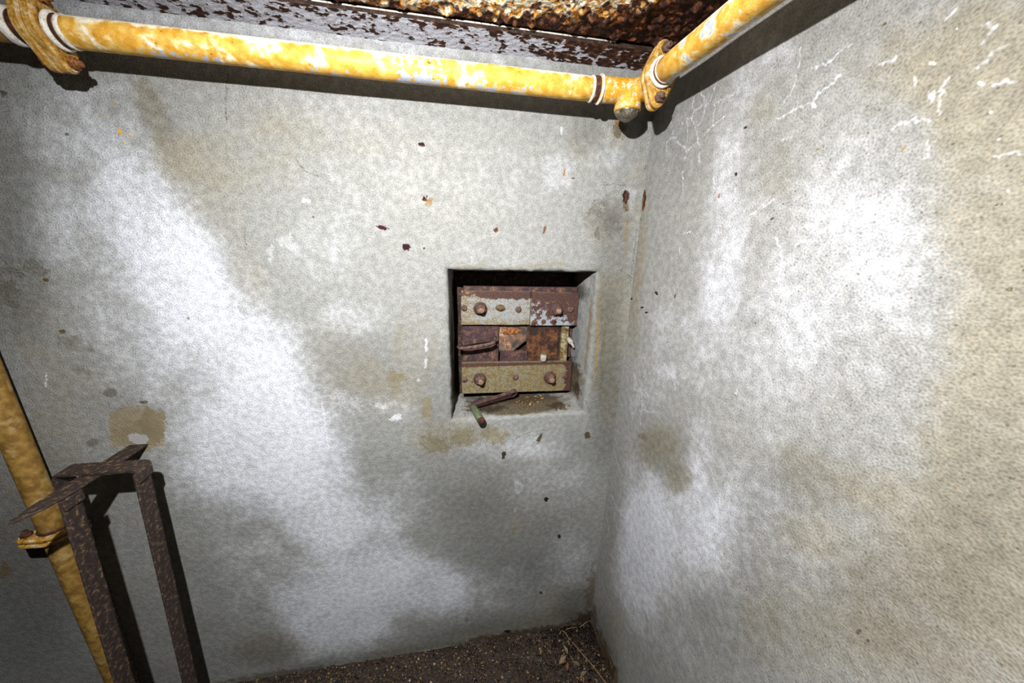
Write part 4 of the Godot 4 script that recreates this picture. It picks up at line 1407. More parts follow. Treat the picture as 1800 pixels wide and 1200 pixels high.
const BACK_SOFT := [  # pale bloom, made stronger low down to paint in missing flash light
	[0,0.924,0.358,0.151,0.057,-0.190,0.323,0.35],
	[0,1.043,0.529,0.171,-0.093,0.080,0.307,0.65],
	[0,1.171,0.800,0.199,-0.125,0.139,0.388,0.36],
	[0,1.293,1.029,0.188,-0.109,0.130,0.391,0.46],
	[0,1.323,1.335,0.199,-0.045,0.031,0.366,0.70],
	[0,1.446,1.629,0.239,0.038,-0.029,0.321,0.60],
	[0,1.666,1.838,0.225,0.155,-0.079,0.241,0.70],
	[0,1.099,0.869,0.297,0.010,-0.061,0.321,0.25],
	[0,0.944,0.730,0.270,0.002,-0.083,0.354,0.38],
	[0,1.140,1.606,0.289,0.047,-0.062,0.407,0.35],
	[0,1.335,1.924,0.312,0.002,-0.001,0.181,0.30],
	[0,1.558,0.363,0.286,-0.015,-0.022,0.249,0.12],
	[0,1.777,0.307,0.287,-0.017,-0.006,0.221,0.08],
	[0,1.419,0.551,0.166,-0.004,-0.017,0.143,0.20],
	[0,1.493,0.734,0.147,0.001,-0.010,0.106,0.35],
	[0,1.980,0.521,0.252,-0.006,0.002,0.086,0.12],
	[0,1.925,0.344,0.253,-0.013,0.002,0.170,0.10],
	[0,1.606,1.048,0.101,0.049,-0.023,0.058,0.35],
	[0,2.112,0.288,0.124,-0.007,0.006,0.093,0.25],
	[0,2.252,0.233,0.109,-0.007,0.008,0.077,0.30],
	[0,1.999,1.210,0.319,-0.006,0.013,0.120,0.35],
	[0,2.140,1.399,0.278,0.030,0.013,0.239,0.30],
	[0,2.265,1.820,0.182,0.030,0.022,0.288,0.35],
	[0,1.583,1.413,0.198,0.024,-0.014,0.224,0.30],
	[0,0.964,0.163,0.132,-0.001,-0.016,0.046,0.15],
	[0,0.796,0.522,0.108,-0.003,-0.048,0.167,0.20],
	[0,1.341,1.865,0.349,-0.000,-0.002,0.265,0.60],
	[0,1.105,1.180,0.306,0.027,-0.055,0.312,0.80],
	[0,1.322,2.045,0.318,0.007,-0.002,0.189,0.60],
	[0,0.877,0.239,0.135,-0.011,-0.038,0.131,0.25],
	[0,1.519,0.174,0.221,-0.000,-0.016,0.078,0.20],
	[0,1.920,1.885,0.357,0.001,0.022,0.191,0.35],
	[1,1.084,0.210,0.044,-0.018,0.013,0.100,0.75],
	[1,1.117,0.307,0.074,-0.043,0.027,0.076,0.70],
	[1,1.178,0.383,0.115,-0.067,0.056,0.151,0.40],
	[1,1.235,0.601,0.087,-0.034,0.029,0.178,0.30],
	[1,1.301,0.282,0.214,-0.015,-0.028,0.173,0.35],
	[1,1.514,0.227,0.281,0.002,-0.021,0.108,0.25],
	[1,1.744,0.354,0.319,-0.017,-0.008,0.211,0.18],
	[1,1.445,0.880,0.184,0.006,-0.022,0.209,0.35],
	[1,1.526,0.922,0.121,0.005,-0.008,0.098,0.35],
	[1,1.690,0.849,0.107,0.003,-0.010,0.213,0.40],
	[1,1.609,1.006,0.145,0.008,-0.008,0.124,0.40],
	[1,1.714,1.165,0.108,0.055,-0.037,0.104,0.70],
	[1,1.833,1.151,0.120,0.021,-0.007,0.082,0.70],
	[1,2.348,0.742,0.086,0.008,0.007,0.262,0.60],
	[1,2.373,1.046,0.092,0.013,0.006,0.209,0.60],
	[1,2.195,0.206,0.089,-0.006,0.010,0.105,0.40],
	[1,2.292,0.184,0.047,-0.003,0.007,0.060,0.50],
	[1,2.274,0.444,0.116,-0.004,0.011,0.104,0.40],
	[1,0.872,1.100,0.044,0.003,-0.013,0.058,0.20],
	[1,0.521,1.329,0.178,0.023,-0.158,0.531,0.40],
	[1,0.723,0.960,0.173,0.009,-0.077,0.280,0.30],
	[1,0.699,0.727,0.111,0.001,-0.064,0.215,0.30],
	[1,1.053,2.044,0.217,0.022,-0.015,0.152,0.50],
	[1,2.025,2.172,0.513,0.005,0.020,0.144,0.55],
	[1,2.282,2.053,0.246,0.049,0.016,0.210,0.50],
	[1,1.533,2.195,0.276,0.004,0.004,0.089,0.50],
	[1,2.375,0.321,0.070,0.001,0.013,0.230,0.35],
	[1,1.983,0.627,0.278,-0.002,0.002,0.073,0.20],
	[1,2.006,1.491,0.455,0.056,0.009,0.326,0.25],
	[2,0.690,0.638,0.107,-0.001,-0.076,0.248,0.24],
	[2,0.754,0.392,0.079,-0.004,-0.063,0.205,0.18],
	[2,0.451,1.564,0.213,0.038,-0.161,0.541,0.28],
	[1,2.306,0.742,0.148,0.014,0.005,0.341,0.35],
	[2,2.320,0.586,0.102,0.007,0.007,0.336,0.24],
	[2,2.315,0.824,0.108,0.011,0.005,0.292,0.20],
	[2,2.366,1.093,0.116,0.017,0.011,0.380,0.30],
	[2,2.271,0.418,0.096,-0.004,0.008,0.077,0.10],
	[2,2.193,0.191,0.081,-0.006,0.008,0.089,0.18],
	[2,1.093,0.222,0.049,-0.024,0.026,0.108,0.16],
	[2,2.009,1.602,0.443,0.062,0.011,0.427,0.20],
	[2,1.831,1.366,0.253,0.027,-0.003,0.302,0.12],
	[2,1.587,1.340,0.234,0.025,-0.014,0.217,0.10],
	[2,1.512,0.882,0.205,0.007,-0.015,0.173,0.10],
	[2,1.738,1.013,0.114,0.006,-0.008,0.254,0.12],
	[2,1.050,2.060,0.178,0.019,-0.012,0.123,0.20],
	[2,1.998,2.149,0.558,0.005,0.019,0.142,0.28],
	[2,2.340,2.100,0.168,0.034,0.019,0.215,0.36],
	[2,1.396,2.195,0.534,0.008,0.001,0.074,0.24],
	[2,1.408,1.229,0.108,0.010,-0.019,0.178,0.10],
	[2,1.084,1.400,0.118,0.015,-0.024,0.138,0.08],
	[2,2.220,1.228,0.137,0.011,0.011,0.150,0.10],
	[2,2.091,1.884,0.302,0.055,0.009,0.225,0.16],
]

const RIGHT_SOFT := [  # pale bloom, strengthened in places to paint in extra brightness
	[0,0.356,0.151,0.077,0.045,-0.013,0.098,0.36],
	[0,0.336,0.301,0.079,0.026,0.011,0.169,0.45],
	[0,0.365,0.506,0.104,0.006,0.024,0.212,0.45],
	[0,0.371,0.706,0.127,-0.025,0.028,0.207,0.41],
	[0,0.195,0.879,0.166,-0.066,0.047,0.187,0.27],
	[0,0.423,0.987,0.071,-0.038,0.012,0.170,0.36],
	[0,0.397,1.241,0.259,-0.251,0.064,0.250,0.54],
	[0,0.259,1.543,0.202,-0.233,0.077,0.311,0.85],
	[0,0.197,1.293,0.153,-0.126,0.057,0.229,0.41],
	[0,0.165,0.234,0.098,0.025,0.033,0.128,0.14],
	[0,0.552,0.532,0.251,0.025,0.022,0.271,0.25],
	[0,0.592,0.408,0.129,0.061,-0.012,0.129,0.18],
	[0,0.626,0.628,0.240,-0.060,0.056,0.208,0.20],
	[0,0.538,0.792,0.142,-0.067,0.041,0.157,0.23],
	[0,0.181,0.704,0.163,-0.035,0.033,0.131,0.23],
	[0,0.563,1.111,0.224,-0.228,0.052,0.198,0.34],
	[0,0.671,0.486,0.071,0.001,0.033,0.122,0.20],
	[0,0.418,0.151,0.062,0.050,-0.025,0.034,0.27],
	[0,0.500,0.261,0.077,-0.005,0.040,0.059,0.14],
	[0,0.488,1.499,0.259,-0.384,0.048,0.186,0.14],
	[1,0.754,0.415,0.094,0.018,0.079,0.289,0.70],
	[1,0.695,0.294,0.114,0.048,0.030,0.108,0.60],
	[1,0.609,0.258,0.087,0.037,0.024,0.090,0.40],
	[1,0.824,0.699,0.073,-0.044,0.057,0.207,0.60],
	[1,0.812,0.914,0.125,-0.148,0.053,0.195,0.45],
	[1,0.663,0.873,0.092,-0.006,-0.013,0.080,0.50],
	[1,0.689,0.970,0.072,-0.017,-0.010,0.074,0.40],
	[1,0.262,1.085,0.153,-0.060,-0.029,0.131,0.75],
	[1,0.366,1.116,0.074,-0.058,0.016,0.062,0.70],
	[1,0.003,0.511,0.093,0.002,0.039,0.363,0.55],
	[1,0.031,0.776,0.073,-0.018,0.047,0.191,0.40],
	[1,0.408,0.248,0.069,0.022,0.014,0.053,0.35],
	[1,0.474,0.361,0.072,0.014,0.021,0.081,0.35],
	[1,0.628,1.132,0.123,-0.146,0.048,0.183,0.30],
	[1,0.738,0.837,0.054,-0.043,0.013,0.050,0.40],
	[1,0.196,1.993,0.107,-0.165,0.055,0.229,0.40],
	[1,0.724,1.178,0.150,-0.231,0.032,0.122,0.40],
	[2,0.264,1.093,0.160,-0.053,-0.042,0.137,0.21],
	[2,0.366,1.116,0.083,-0.064,0.016,0.062,0.17],
	[2,0.609,1.035,0.109,-0.058,-0.013,0.226,0.14],
	[2,0.674,0.877,0.089,-0.006,-0.014,0.090,0.13],
	[2,0.612,1.297,0.172,-0.249,0.046,0.175,0.15],
	[2,0.801,0.990,0.098,-0.134,0.035,0.128,0.15],
	[2,0.841,0.794,0.053,-0.049,0.044,0.161,0.14],
	[2,-0.029,0.530,0.114,-0.001,0.057,0.413,0.10],
	[2,0.117,2.113,0.116,-0.205,0.166,0.071,0.28],
	[2,0.292,1.530,0.162,-0.191,0.056,0.226,0.03],
	[2,0.474,0.361,0.072,0.014,0.024,0.091,0.07],
	[2,0.180,0.291,0.097,0.020,0.029,0.114,0.07],
]

func back_marks() -> Array:
	return [
		[0.8519,1.0597,0.0760,0.0202,-0.0245,0.0704,Color8(123,112,89),0.85,0.12,9.0,0,-0.25],
		[0.8481,1.0941,0.0723,0.0055,-0.0118,0.0499,Color8(123,112,89),0.80,0.30,9.0,0,-0.20],
		[0.8945,1.0530,0.0378,0.0026,-0.0130,0.0568,Color8(120,109,85),0.80,0.30,8.0,0,-0.20],
		[0.8463,1.1018,0.0290,0.0022,-0.0050,0.0212,Color8(161,159,157),0.95,0.25,8.0,0,0.15],
		[0.8117,0.9463,0.0192,0.0009,-0.0041,0.0159,Color8(100,95,82),0.50,0.30,4.0,1,-0.10],
		[0.7300,1.1043,0.0167,0.0013,-0.0040,0.0151,Color8(100,95,82),0.50,0.30,4.0,1,-0.10],
		[0.8911,0.9795,0.0100,0.0005,-0.0013,0.0055,Color8(96,85,58),0.70,0.50,4.0,1,0.00],
		[1.7191,0.2450,0.0090,0.0008,-0.0012,0.0049,Color8(56,22,24),0.95,0.60,5.0,1,-0.30],
		[1.7170,0.2564,0.0123,-0.0008,-0.0005,0.0099,Color8(175,174,171),0.60,0.40,3.0,0,0.10],
		[1.7205,0.3867,0.0096,-0.0004,-0.0004,0.0092,Color8(60,25,19),0.90,0.80,5.0,1,-0.30],
		[1.7300,0.3893,0.0160,-0.0007,-0.0004,0.0092,Color8(163,111,51),0.55,0.90,3.0,1,0.00],
		[1.7232,0.3988,0.0064,-0.0003,-0.0003,0.0077,Color8(168,129,34),0.50,0.90,3.0,1,0.00],
		[1.5989,0.4671,0.0166,0.0030,-0.0014,0.0049,Color8(59,27,35),0.95,0.50,5.0,1,-0.40],
		[1.6623,0.5193,0.0124,0.0030,-0.0026,0.0079,Color8(52,22,28),0.95,0.70,5.0,1,-0.40],
		[1.9260,0.4624,0.0058,0.0018,-0.0023,0.0063,Color8(88,40,20),0.80,0.80,4.0,1,-0.10],
		[2.0812,0.4571,0.0045,0.0007,-0.0020,0.0116,Color8(112,56,24),0.70,0.60,4.0,1,0.00],
		[1.4168,0.4449,0.0029,-0.0001,-0.0004,0.0030,Color8(96,64,24),0.90,0.20,4.0,0,0.00],
		[1.7130,0.5212,0.0033,-0.0001,-0.0001,0.0026,Color8(32,24,20),0.90,0.20,4.0,0,-0.20],
		[2.1620,0.3051,0.0072,-0.0004,0.0002,0.0025,Color8(64,30,24),0.90,0.50,4.0,1,-0.20],
		[2.1339,0.2895,0.0032,0.0002,-0.0008,0.0093,Color8(163,111,51),0.70,0.50,4.0,1,0.00],
		[1.0062,0.2649,0.0029,-0.0012,0.0008,0.0080,Color8(184,129,25),0.95,0.40,4.0,0,0.20],
		[1.0274,0.2694,0.0036,-0.0003,-0.0006,0.0025,Color8(176,137,60),0.90,0.30,4.0,0,0.10],
		[1.0064,0.2086,0.0023,-0.0002,-0.0009,0.0036,Color8(172,137,68),0.60,0.30,4.0,0,0.00],
		[1.0096,0.2892,0.0024,-0.0002,-0.0006,0.0025,Color8(176,137,60),0.70,0.30,4.0,0,0.00],
		[0.9669,0.2378,0.0023,-0.0002,-0.0006,0.0024,Color8(176,137,60),0.70,0.30,4.0,0,0.00],
		[0.9856,0.2363,0.0023,-0.0002,-0.0006,0.0024,Color8(176,137,60),0.70,0.30,4.0,0,0.00],
		[2.2752,0.4179,0.0576,-0.0022,0.0040,0.0375,Color8(104,99,94),0.40,0.90,6.0,0,-0.15],
		[2.3065,0.3878,0.0577,-0.0025,0.0048,0.0404,Color8(106,101,96),0.40,0.90,5.0,0,-0.12],
		[2.3036,0.4462,0.0351,-0.0012,0.0032,0.0278,Color8(96,91,86),0.40,0.90,6.0,0,-0.12],
		[2.2562,0.4582,0.0096,-0.0003,0.0021,0.0208,Color8(94,88,83),0.60,0.60,5.0,0,-0.10],
		[2.2456,0.3904,0.0265,-0.0011,0.0020,0.0200,Color8(99,93,87),0.50,0.70,5.0,0,-0.10],
		[2.3404,0.3493,0.0115,-0.0006,0.0023,0.0182,Color8(48,22,14),0.95,0.45,5.0,1,-0.40],
		[2.3458,0.3759,0.0116,-0.0005,0.0030,0.0236,Color8(94,73,22),0.70,0.50,3.0,1,-0.10],
		[2.3542,0.4409,0.0099,-0.0000,0.0053,0.0594,Color8(121,107,71),0.45,0.50,2.0,0,0.00],
		[2.3590,0.4940,0.0101,0.0000,0.0048,0.0539,Color8(121,102,76),0.30,0.50,2.0,0,0.00],
		[2.2931,0.1659,0.0235,-0.0018,0.0027,0.0223,Color8(97,84,60),0.60,0.50,3.0,1,0.00],
		[2.2870,0.1455,0.0108,-0.0008,0.0007,0.0059,Color8(163,94,25),0.60,0.50,4.0,1,0.00],
		[2.2934,0.8232,0.0064,0.0006,0.0064,0.2085,Color8(146,116,60),0.55,0.50,3.0,0,0.00],
		[2.3195,0.9091,0.0110,0.0011,0.0055,0.1524,Color8(103,94,68),0.40,0.50,2.0,0,0.00],
		[1.9308,1.1696,0.0533,0.0145,-0.0053,0.0364,Color8(104,94,67),0.55,0.60,4.0,0,-0.06],
		[1.8165,1.1725,0.0483,0.0037,-0.0006,0.0415,Color8(104,94,67),0.50,0.60,4.0,0,-0.06],
		[1.7226,1.1881,0.0509,0.0261,-0.0120,0.0335,Color8(100,91,68),0.50,0.60,4.0,0,-0.06],
		[1.6136,0.9292,0.0464,0.0019,-0.0013,0.0199,Color8(114,102,70),0.35,0.70,3.0,0,0.00],
		[1.6052,0.9489,0.0212,0.0030,-0.0086,0.0599,Color8(114,103,76),0.35,0.70,3.0,0,0.00],
		[1.6989,1.0534,0.0189,0.0011,-0.0020,0.0472,Color8(121,105,69),0.50,0.60,3.0,0,0.00],
		[1.6212,0.8093,0.0206,0.0024,-0.0108,0.0748,Color8(124,116,92),0.30,0.70,2.0,0,0.00],
		[1.9679,1.2560,0.0083,0.0033,-0.0036,0.0162,Color8(56,44,28),0.90,0.50,4.0,1,-0.40],
		[2.1020,1.1993,0.0082,0.0047,-0.0074,0.0191,Color8(73,60,36),0.80,0.50,4.0,1,-0.30],
		[2.2899,1.1966,0.0113,0.0051,-0.0040,0.0159,Color8(76,64,38),0.80,0.50,4.0,1,-0.20],
		[2.1436,1.4719,0.0082,0.0010,0.0006,0.0110,Color8(38,25,19),0.95,0.40,4.0,1,-0.40],
		[2.2109,1.6678,0.0087,0.0013,0.0007,0.0105,Color8(48,30,19),0.95,0.40,4.0,1,-0.40],
		[2.1481,1.9663,0.0091,0.0017,0.0005,0.0100,Color8(44,30,22),0.90,0.40,4.0,1,-0.30],
		[2.0038,2.1640,0.0152,-0.0002,0.0016,0.0107,Color8(32,20,12),0.90,0.40,4.0,1,-0.30],
		[2.0309,1.4085,0.0223,0.0070,-0.0037,0.0306,Color8(160,160,162),0.60,0.50,4.0,0,0.20],
		[2.0332,1.4087,0.0090,0.0010,0.0004,0.0132,Color8(109,108,108),0.60,0.50,4.0,0,-0.10],
		[2.1509,1.9701,0.0208,0.0040,0.0010,0.0201,Color8(156,156,159),0.50,0.50,3.0,0,0.10],
		[1.8184,2.0583,0.0339,0.0073,-0.0004,0.0333,Color8(151,151,155),0.50,0.60,3.0,0,0.10],
		[1.8232,2.0593,0.0121,0.0026,-0.0002,0.0200,Color8(88,84,80),0.60,0.50,3.0,0,-0.20],
		[1.9085,1.9783,0.0195,0.0039,0.0001,0.0261,Color8(156,156,160),0.40,0.60,3.0,0,0.10],
		[1.9575,1.9816,0.0534,-0.0019,0.0043,0.0299,Color8(151,151,155),0.30,0.70,3.0,0,0.00],
		[2.0277,1.5956,0.0047,0.0009,-0.0004,0.0310,Color8(153,120,60),0.60,0.40,3.0,0,0.00],
		[2.0182,1.5084,0.0046,0.0006,0.0004,0.0137,Color8(175,174,172),0.50,0.40,3.0,0,0.00],
		[1.5987,1.0772,0.0220,-0.0031,0.0011,0.0128,Color8(177,177,181),0.90,0.60,4.0,0,0.25],
		[1.5440,1.0275,0.0311,0.0193,-0.0045,0.0092,Color8(172,172,176),0.60,0.80,3.0,0,0.15],
		[1.4522,1.0081,0.0363,0.0284,-0.0125,0.0204,Color8(170,170,174),0.45,0.90,3.0,0,0.10],
		[1.7068,0.8225,0.0054,0.0003,-0.0023,0.0307,Color8(180,180,183),0.80,0.60,4.0,0,0.30],
		[1.7022,0.8887,0.0054,0.0004,-0.0018,0.0237,Color8(177,177,180),0.70,0.60,4.0,0,0.30],
		[1.6760,0.9438,0.0055,0.0002,-0.0005,0.0101,Color8(177,177,180),0.70,0.50,4.0,0,0.30],
		[1.4005,0.4031,0.0203,-0.0045,0.0004,0.0085,Color8(172,172,173),0.70,0.80,3.0,0,0.20],
		[1.3422,0.5138,0.0321,-0.0009,-0.0031,0.0215,Color8(170,170,173),0.40,0.80,3.0,0,0.10],
		[1.2940,0.5457,0.0116,-0.0003,-0.0029,0.0186,Color8(170,170,173),0.50,0.80,3.0,0,0.10],
		[2.1175,0.1820,0.0052,-0.0004,0.0010,0.0146,Color8(176,176,178),0.80,0.50,4.0,0,0.20],
		[2.3567,0.3552,0.0175,0.0018,-0.0029,0.0398,Color8(160,159,165),0.50,0.60,3.0,0,0.00],
		[0.6664,0.6451,0.0261,-0.0002,-0.0182,0.0584,Color8(78,70,52),0.35,0.80,2.0,1,-0.10],
		[0.7538,0.6254,0.0070,0.0034,-0.0033,0.0055,Color8(88,67,32),0.80,0.50,4.0,1,-0.20],
		[0.7390,0.5938,0.0378,0.0127,-0.0101,0.0195,Color8(91,83,66),0.35,0.90,2.0,1,-0.10],
		[0.7519,0.7625,0.0076,0.0001,-0.0013,0.0048,Color8(96,73,36),0.70,0.60,4.0,1,-0.10],
		[0.7695,0.7917,0.0318,0.0173,-0.0103,0.0181,Color8(97,88,68),0.30,0.90,2.0,1,-0.10],
		[0.7969,0.2061,0.0086,-0.0008,-0.0029,0.0092,Color8(56,51,44),0.60,0.60,3.0,1,-0.20],
		[0.8934,0.2792,0.0069,-0.0005,-0.0010,0.0037,Color8(73,62,49),0.60,0.60,3.0,1,-0.20],
		[0.3814,1.5406,0.0165,0.0029,-0.0124,0.0397,Color8(129,94,43),0.50,0.60,2.0,1,0.00],
		[0.7666,0.8747,0.0195,0.0054,-0.0054,0.0132,Color8(99,91,73),0.30,0.90,2.0,1,0.00],
		[1.0542,0.7305,0.0042,0.0000,-0.0010,0.0049,Color8(93,92,88),0.80,0.30,4.0,0,-0.20],
		[1.5768,2.2512,0.1407,-0.0008,0.0013,0.0212,Color8(138,119,90),0.60,0.70,3.0,0,0.15],
		[1.7713,2.2469,0.1469,-0.0009,0.0018,0.0180,Color8(135,117,89),0.55,0.80,3.0,0,0.15],
		[2.3733,2.1598,0.0828,0.0007,0.0093,0.0447,Color8(59,41,25),0.80,0.50,2.0,0,0.00],
		[2.0776,2.1949,0.3638,0.0003,0.0051,0.0329,Color8(62,46,28),0.70,0.50,2.0,0,0.00],
		[1.5283,2.2704,0.3726,0.0036,0.0012,0.0248,Color8(68,54,36),0.50,0.60,2.0,0,0.00],
		[1.0503,2.1919,0.2453,0.0036,-0.0012,0.0227,Color8(73,64,48),0.50,0.60,2.0,0,0.00],
		[2.3864,2.0050,0.0392,0.0133,-0.0003,0.1693,Color8(73,57,38),0.45,0.50,1.5,0,0.00],
	]

func right_marks() -> Array:
	return [
		[0.0027,0.3535,0.0138,0.0020,0.0042,0.0291,Color8(43,27,35),0.95,0.40,5.0,1,-0.40],
		[0.0044,0.3740,0.0172,0.0018,0.0039,0.0157,Color8(120,64,22),0.70,0.50,3.0,1,0.00],
		[-0.0129,0.3179,0.0175,0.0026,0.0026,0.0104,Color8(163,162,167),0.80,0.40,4.0,0,0.10],
		[-0.0067,0.4126,0.0071,0.0011,-0.0011,0.0103,Color8(48,44,48),0.80,0.50,4.0,1,-0.30],
		[0.3710,0.2606,0.0053,-0.0008,0.0026,0.0030,Color8(57,43,52),0.95,0.50,5.0,1,-0.30],
		[0.3720,0.3485,0.0035,0.0011,0.0001,0.0035,Color8(32,28,35),0.95,0.30,5.0,0,-0.30],
		[0.3335,0.3862,0.0029,0.0007,0.0000,0.0047,Color8(111,83,59),0.90,0.30,5.0,0,-0.20],
		[0.1421,0.6316,0.0072,-0.0010,0.0008,0.0033,Color8(32,28,27),0.95,0.30,5.0,0,-0.30],
		[0.0790,0.6879,0.0098,-0.0017,0.0007,0.0029,Color8(28,25,24),0.95,0.30,5.0,0,-0.30],
		[0.1056,0.6996,0.0094,-0.0018,0.0008,0.0031,Color8(28,25,24),0.95,0.30,5.0,0,-0.30],
		[0.1491,0.6357,0.0057,-0.0008,0.0006,0.0025,Color8(40,35,32),0.95,0.30,5.0,0,-0.30],
		[-0.0170,0.6609,0.0076,-0.0011,0.0009,0.0038,Color8(32,28,27),0.90,0.30,5.0,0,-0.30],
		[0.0053,0.6714,0.0074,-0.0011,0.0009,0.0038,Color8(32,28,27),0.90,0.30,5.0,0,-0.30],
		[0.2319,0.6289,0.0048,-0.0002,-0.0002,0.0062,Color8(88,72,48),0.70,0.40,4.0,1,0.00],
		[0.4811,0.4454,0.0037,-0.0018,0.0014,0.0015,Color8(48,44,43),0.90,0.30,5.0,0,-0.20],
		[0.4967,0.4209,0.0021,0.0002,0.0004,0.0015,Color8(64,59,56),0.90,0.30,5.0,0,-0.20],
		[0.4969,0.6448,0.0020,-0.0005,0.0005,0.0018,Color8(48,44,43),0.90,0.30,5.0,0,-0.20],
		[0.5373,0.3409,0.0022,-0.0007,0.0011,0.0014,Color8(120,82,34),0.90,0.40,5.0,0,0.00],
		[0.7945,0.5402,0.0026,-0.0016,0.0010,0.0023,Color8(98,87,63),0.70,0.50,4.0,1,0.00],
		[0.7599,0.4508,0.0010,-0.0005,0.0005,0.0009,Color8(56,51,48),0.80,0.30,5.0,0,-0.20],
		[0.7638,0.4500,0.0008,-0.0004,0.0004,0.0009,Color8(48,43,40),0.80,0.30,5.0,0,-0.20],
		[0.5875,0.1965,0.0020,-0.0013,0.0014,0.0016,Color8(76,62,32),0.80,0.50,4.0,0,-0.20],
		[0.6560,0.3684,0.0018,-0.0032,0.0009,0.0008,Color8(129,94,34),0.90,0.30,5.0,0,0.10],
		[0.7903,1.0630,0.0026,-0.0063,0.0016,0.0021,Color8(90,81,64),0.70,0.50,4.0,1,-0.20],
		[0.8021,1.0628,0.0020,-0.0052,0.0014,0.0018,Color8(90,81,64),0.70,0.50,4.0,1,-0.20],
		[0.5116,0.2691,0.0051,0.0018,0.0015,0.0055,Color8(183,183,182),0.90,0.50,4.0,0,0.30],
		[0.6583,0.2728,0.0042,0.0018,0.0009,0.0034,Color8(181,180,177),0.80,0.50,4.0,0,0.30],
		[0.6453,0.2878,0.0026,0.0010,0.0017,0.0064,Color8(181,180,177),0.70,0.50,4.0,0,0.30],
		[0.7109,0.3154,0.0033,0.0040,-0.0014,0.0018,Color8(181,180,177),0.80,0.50,4.0,0,0.30],
		[0.7276,0.3499,0.0013,-0.0007,0.0011,0.0018,Color8(183,182,179),0.90,0.30,4.0,0,0.30],
		[0.6728,0.2447,0.0012,-0.0002,0.0009,0.0014,Color8(183,182,179),0.90,0.30,4.0,0,0.30],
		[0.7420,0.3810,0.0010,-0.0007,0.0007,0.0012,Color8(183,182,179),0.90,0.30,4.0,0,0.30],
		[0.6691,0.3125,0.0031,0.0022,-0.0003,0.0057,Color8(181,180,177),0.70,0.50,4.0,0,0.30],
		[0.7641,0.4367,0.0016,0.0002,0.0005,0.0018,Color8(183,182,179),0.90,0.30,4.0,0,0.30],
		[0.2075,0.6982,0.1020,0.0010,-0.0102,0.0338,Color8(163,163,169),0.30,0.80,2.0,0,0.10],
		[0.1241,0.9994,0.0450,-0.0119,-0.0153,0.0510,Color8(165,165,170),0.40,0.80,2.0,0,0.10],
		[0.2582,0.8452,0.0529,-0.0075,-0.0073,0.0291,Color8(169,169,174),0.45,0.80,2.0,0,0.10],
		[0.1845,1.0988,0.0296,-0.0111,-0.0036,0.0142,Color8(120,94,65),0.50,0.70,3.0,1,0.00],
		[-0.0245,0.7476,0.0119,-0.0022,0.0164,0.1213,Color8(136,117,84),0.50,0.60,2.0,0,0.00],
		[0.0344,0.5644,0.0104,-0.0002,0.0084,0.1083,Color8(137,118,88),0.40,0.60,2.0,0,0.00],
		[0.1292,2.1631,0.0441,-0.0848,0.1187,0.0022,Color8(67,49,28),0.70,0.50,1.6,0,0.00],
		[0.2110,2.1617,0.0382,-0.0802,0.0708,0.0014,Color8(70,51,28),0.70,0.50,1.6,0,0.00],
		[0.0233,2.1320,0.0285,-0.0427,0.0418,0.0808,Color8(64,48,30),0.60,0.50,1.6,0,0.00],
	]

const BACK_CRACKS := [
	[2.402,0.153,2.409,0.210,2.403,0.246,2.392,0.271],
	[2.261,0.319,2.307,0.315,2.340,0.318],
	[2.392,0.440,2.394,0.529,2.392,0.624],
	[2.339,0.577,2.360,0.580,2.398,0.604],
	[2.319,0.824,2.306,0.909,2.286,0.963],
	[2.302,0.702,2.306,0.782,2.285,0.823],
	[1.241,0.480,1.234,0.539],
	[1.265,0.123,1.248,0.185,1.242,0.235],
	[1.393,0.303,1.410,0.329,1.444,0.341],
	[2.126,1.160,2.062,1.168,2.009,1.192],
	[2.267,1.041,2.300,1.113],
]

const BACK_TAN_LINES := [
	[1.910,0.592,1.991,0.573,2.074,0.565,2.149,0.556],
	[1.804,0.576,1.892,0.568],
]

const BACK_LIME_LINES := [
	[1.180,0.707,1.198,0.732,1.207,0.766],
	[1.374,1.004,1.373,1.096,1.374,1.182],
	[0.682,0.880,0.669,0.922],
	[1.100,0.942,1.097,0.979],
	[1.238,1.036,1.232,1.086],
]

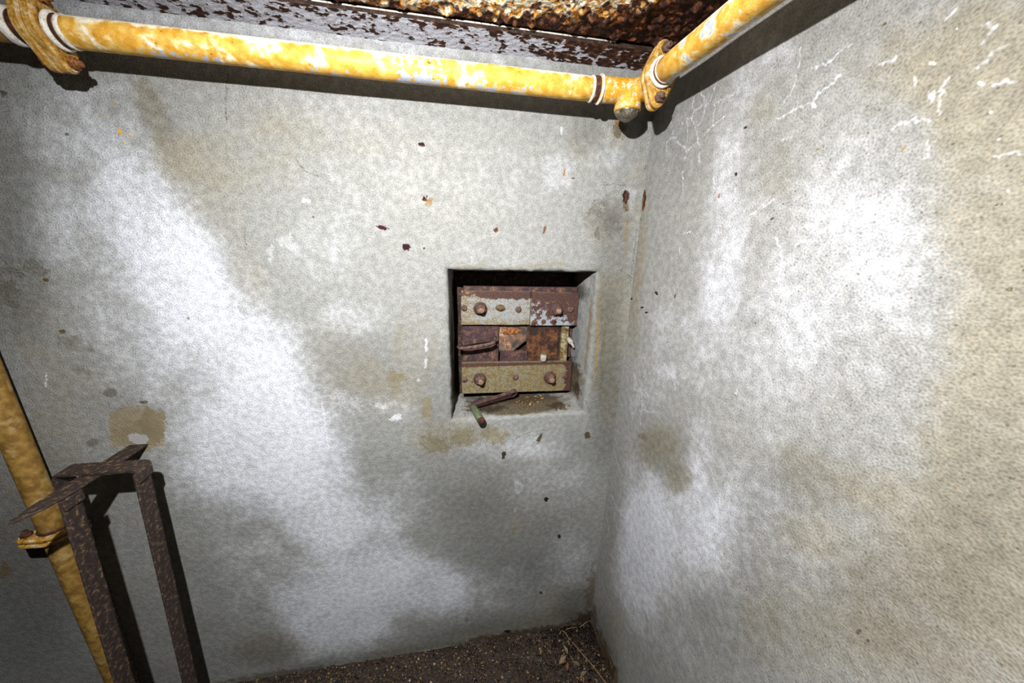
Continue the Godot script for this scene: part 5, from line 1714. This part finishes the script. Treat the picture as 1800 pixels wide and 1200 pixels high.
const RIGHT_LIME_VEINS := [
	[0.258,0.135,0.251,0.155,0.245,0.171,0.229,0.176,0.228,0.195,0.222,0.208,0.212,0.212],
	[0.238,0.152,0.230,0.170,0.228,0.187],
	[0.202,0.113,0.208,0.139,0.222,0.155,0.225,0.168,0.208,0.170,0.191,0.172,0.186,0.186,0.201,0.206,0.216,0.227,0.226,0.249,0.202,0.256,0.186,0.261],
	[0.180,0.137,0.180,0.157,0.190,0.170],
	[0.165,0.180,0.187,0.187],
	[0.165,0.180,0.178,0.210,0.183,0.235,0.178,0.248,0.186,0.261,0.186,0.280],
	[0.107,0.207,0.130,0.216,0.145,0.234,0.178,0.250],
	[0.107,0.207,0.083,0.217],
	[0.112,0.191,0.107,0.207],
	[0.259,0.171,0.266,0.189,0.267,0.207,0.270,0.226,0.246,0.239],
	[0.328,0.182,0.300,0.181,0.270,0.181,0.264,0.183],
	[0.310,0.218,0.292,0.223,0.282,0.227,0.270,0.228],
	[0.145,0.183,0.155,0.192],
	[0.228,0.250,0.237,0.266],
	[0.239,0.280,0.242,0.295,0.251,0.303],
	[0.185,0.307,0.191,0.336,0.200,0.365],
	[0.464,0.207,0.465,0.225,0.458,0.238,0.449,0.249],
	[0.543,0.241,0.532,0.247,0.517,0.252,0.507,0.259],
	[0.511,0.265,0.493,0.264,0.470,0.264,0.452,0.270,0.442,0.267],
	[0.380,0.379,0.379,0.394,0.383,0.405],
	[0.476,0.411,0.469,0.417,0.448,0.422,0.428,0.437],
	[0.484,0.308,0.471,0.307,0.465,0.311],
	[0.303,0.341,0.313,0.370],
	[0.211,0.292,0.219,0.286],
	[0.087,0.220,0.095,0.241],
	[0.498,0.480,0.512,0.497,0.523,0.526,0.525,0.540,0.523,0.557,0.532,0.566,0.537,0.581],
	[0.523,0.557,0.509,0.561,0.496,0.566],
	[0.565,0.453,0.564,0.471,0.557,0.476],
	[0.540,0.497,0.549,0.488,0.557,0.486],
	[0.080,0.908,0.092,0.938,0.096,0.973],
	[0.225,0.822,0.254,0.842,0.278,0.847,0.301,0.881],
	[0.221,0.499,0.226,0.520],
	[0.152,0.875,0.141,0.907],
	[0.487,0.796,0.490,0.810],
	[0.228,0.464,0.259,0.461],
	[0.491,0.208,0.505,0.210,0.522,0.214,0.528,0.207,0.539,0.202,0.551,0.205],
	[0.545,0.240,0.531,0.248,0.511,0.256],
	[0.462,0.165,0.464,0.178,0.466,0.197],
	[0.697,0.252,0.705,0.260,0.707,0.266,0.701,0.274],
	[0.721,0.285,0.715,0.287,0.709,0.294,0.699,0.300],
	[0.666,0.307,0.670,0.317,0.674,0.321],
	[0.680,0.298,0.676,0.307,0.679,0.321,0.683,0.340],
	[0.741,0.324,0.730,0.321,0.725,0.325,0.721,0.321],
	[0.616,0.248,0.600,0.249,0.591,0.250],
	[0.680,0.368,0.684,0.378,0.684,0.388],
	[0.665,0.221,0.664,0.228,0.658,0.229],
	[0.676,0.341,0.655,0.336,0.640,0.337,0.634,0.342],
	[0.763,0.399,0.753,0.398,0.745,0.397],
	[0.084,0.913,0.111,0.948,0.150,0.961,0.159,0.998,0.153,1.042,0.160,1.070],
	[0.154,1.011,0.202,1.001,0.229,0.982],
	[0.023,1.278,0.079,1.314,0.139,1.340,0.197,1.293,0.234,1.296],
	[0.130,1.240,0.142,1.266],
	[0.268,1.299,0.278,1.356],
	[0.013,1.556,0.048,1.594,0.049,1.651],
	[0.039,1.449,0.081,1.467,0.083,1.525],
	[0.119,1.433,0.124,1.479],
]
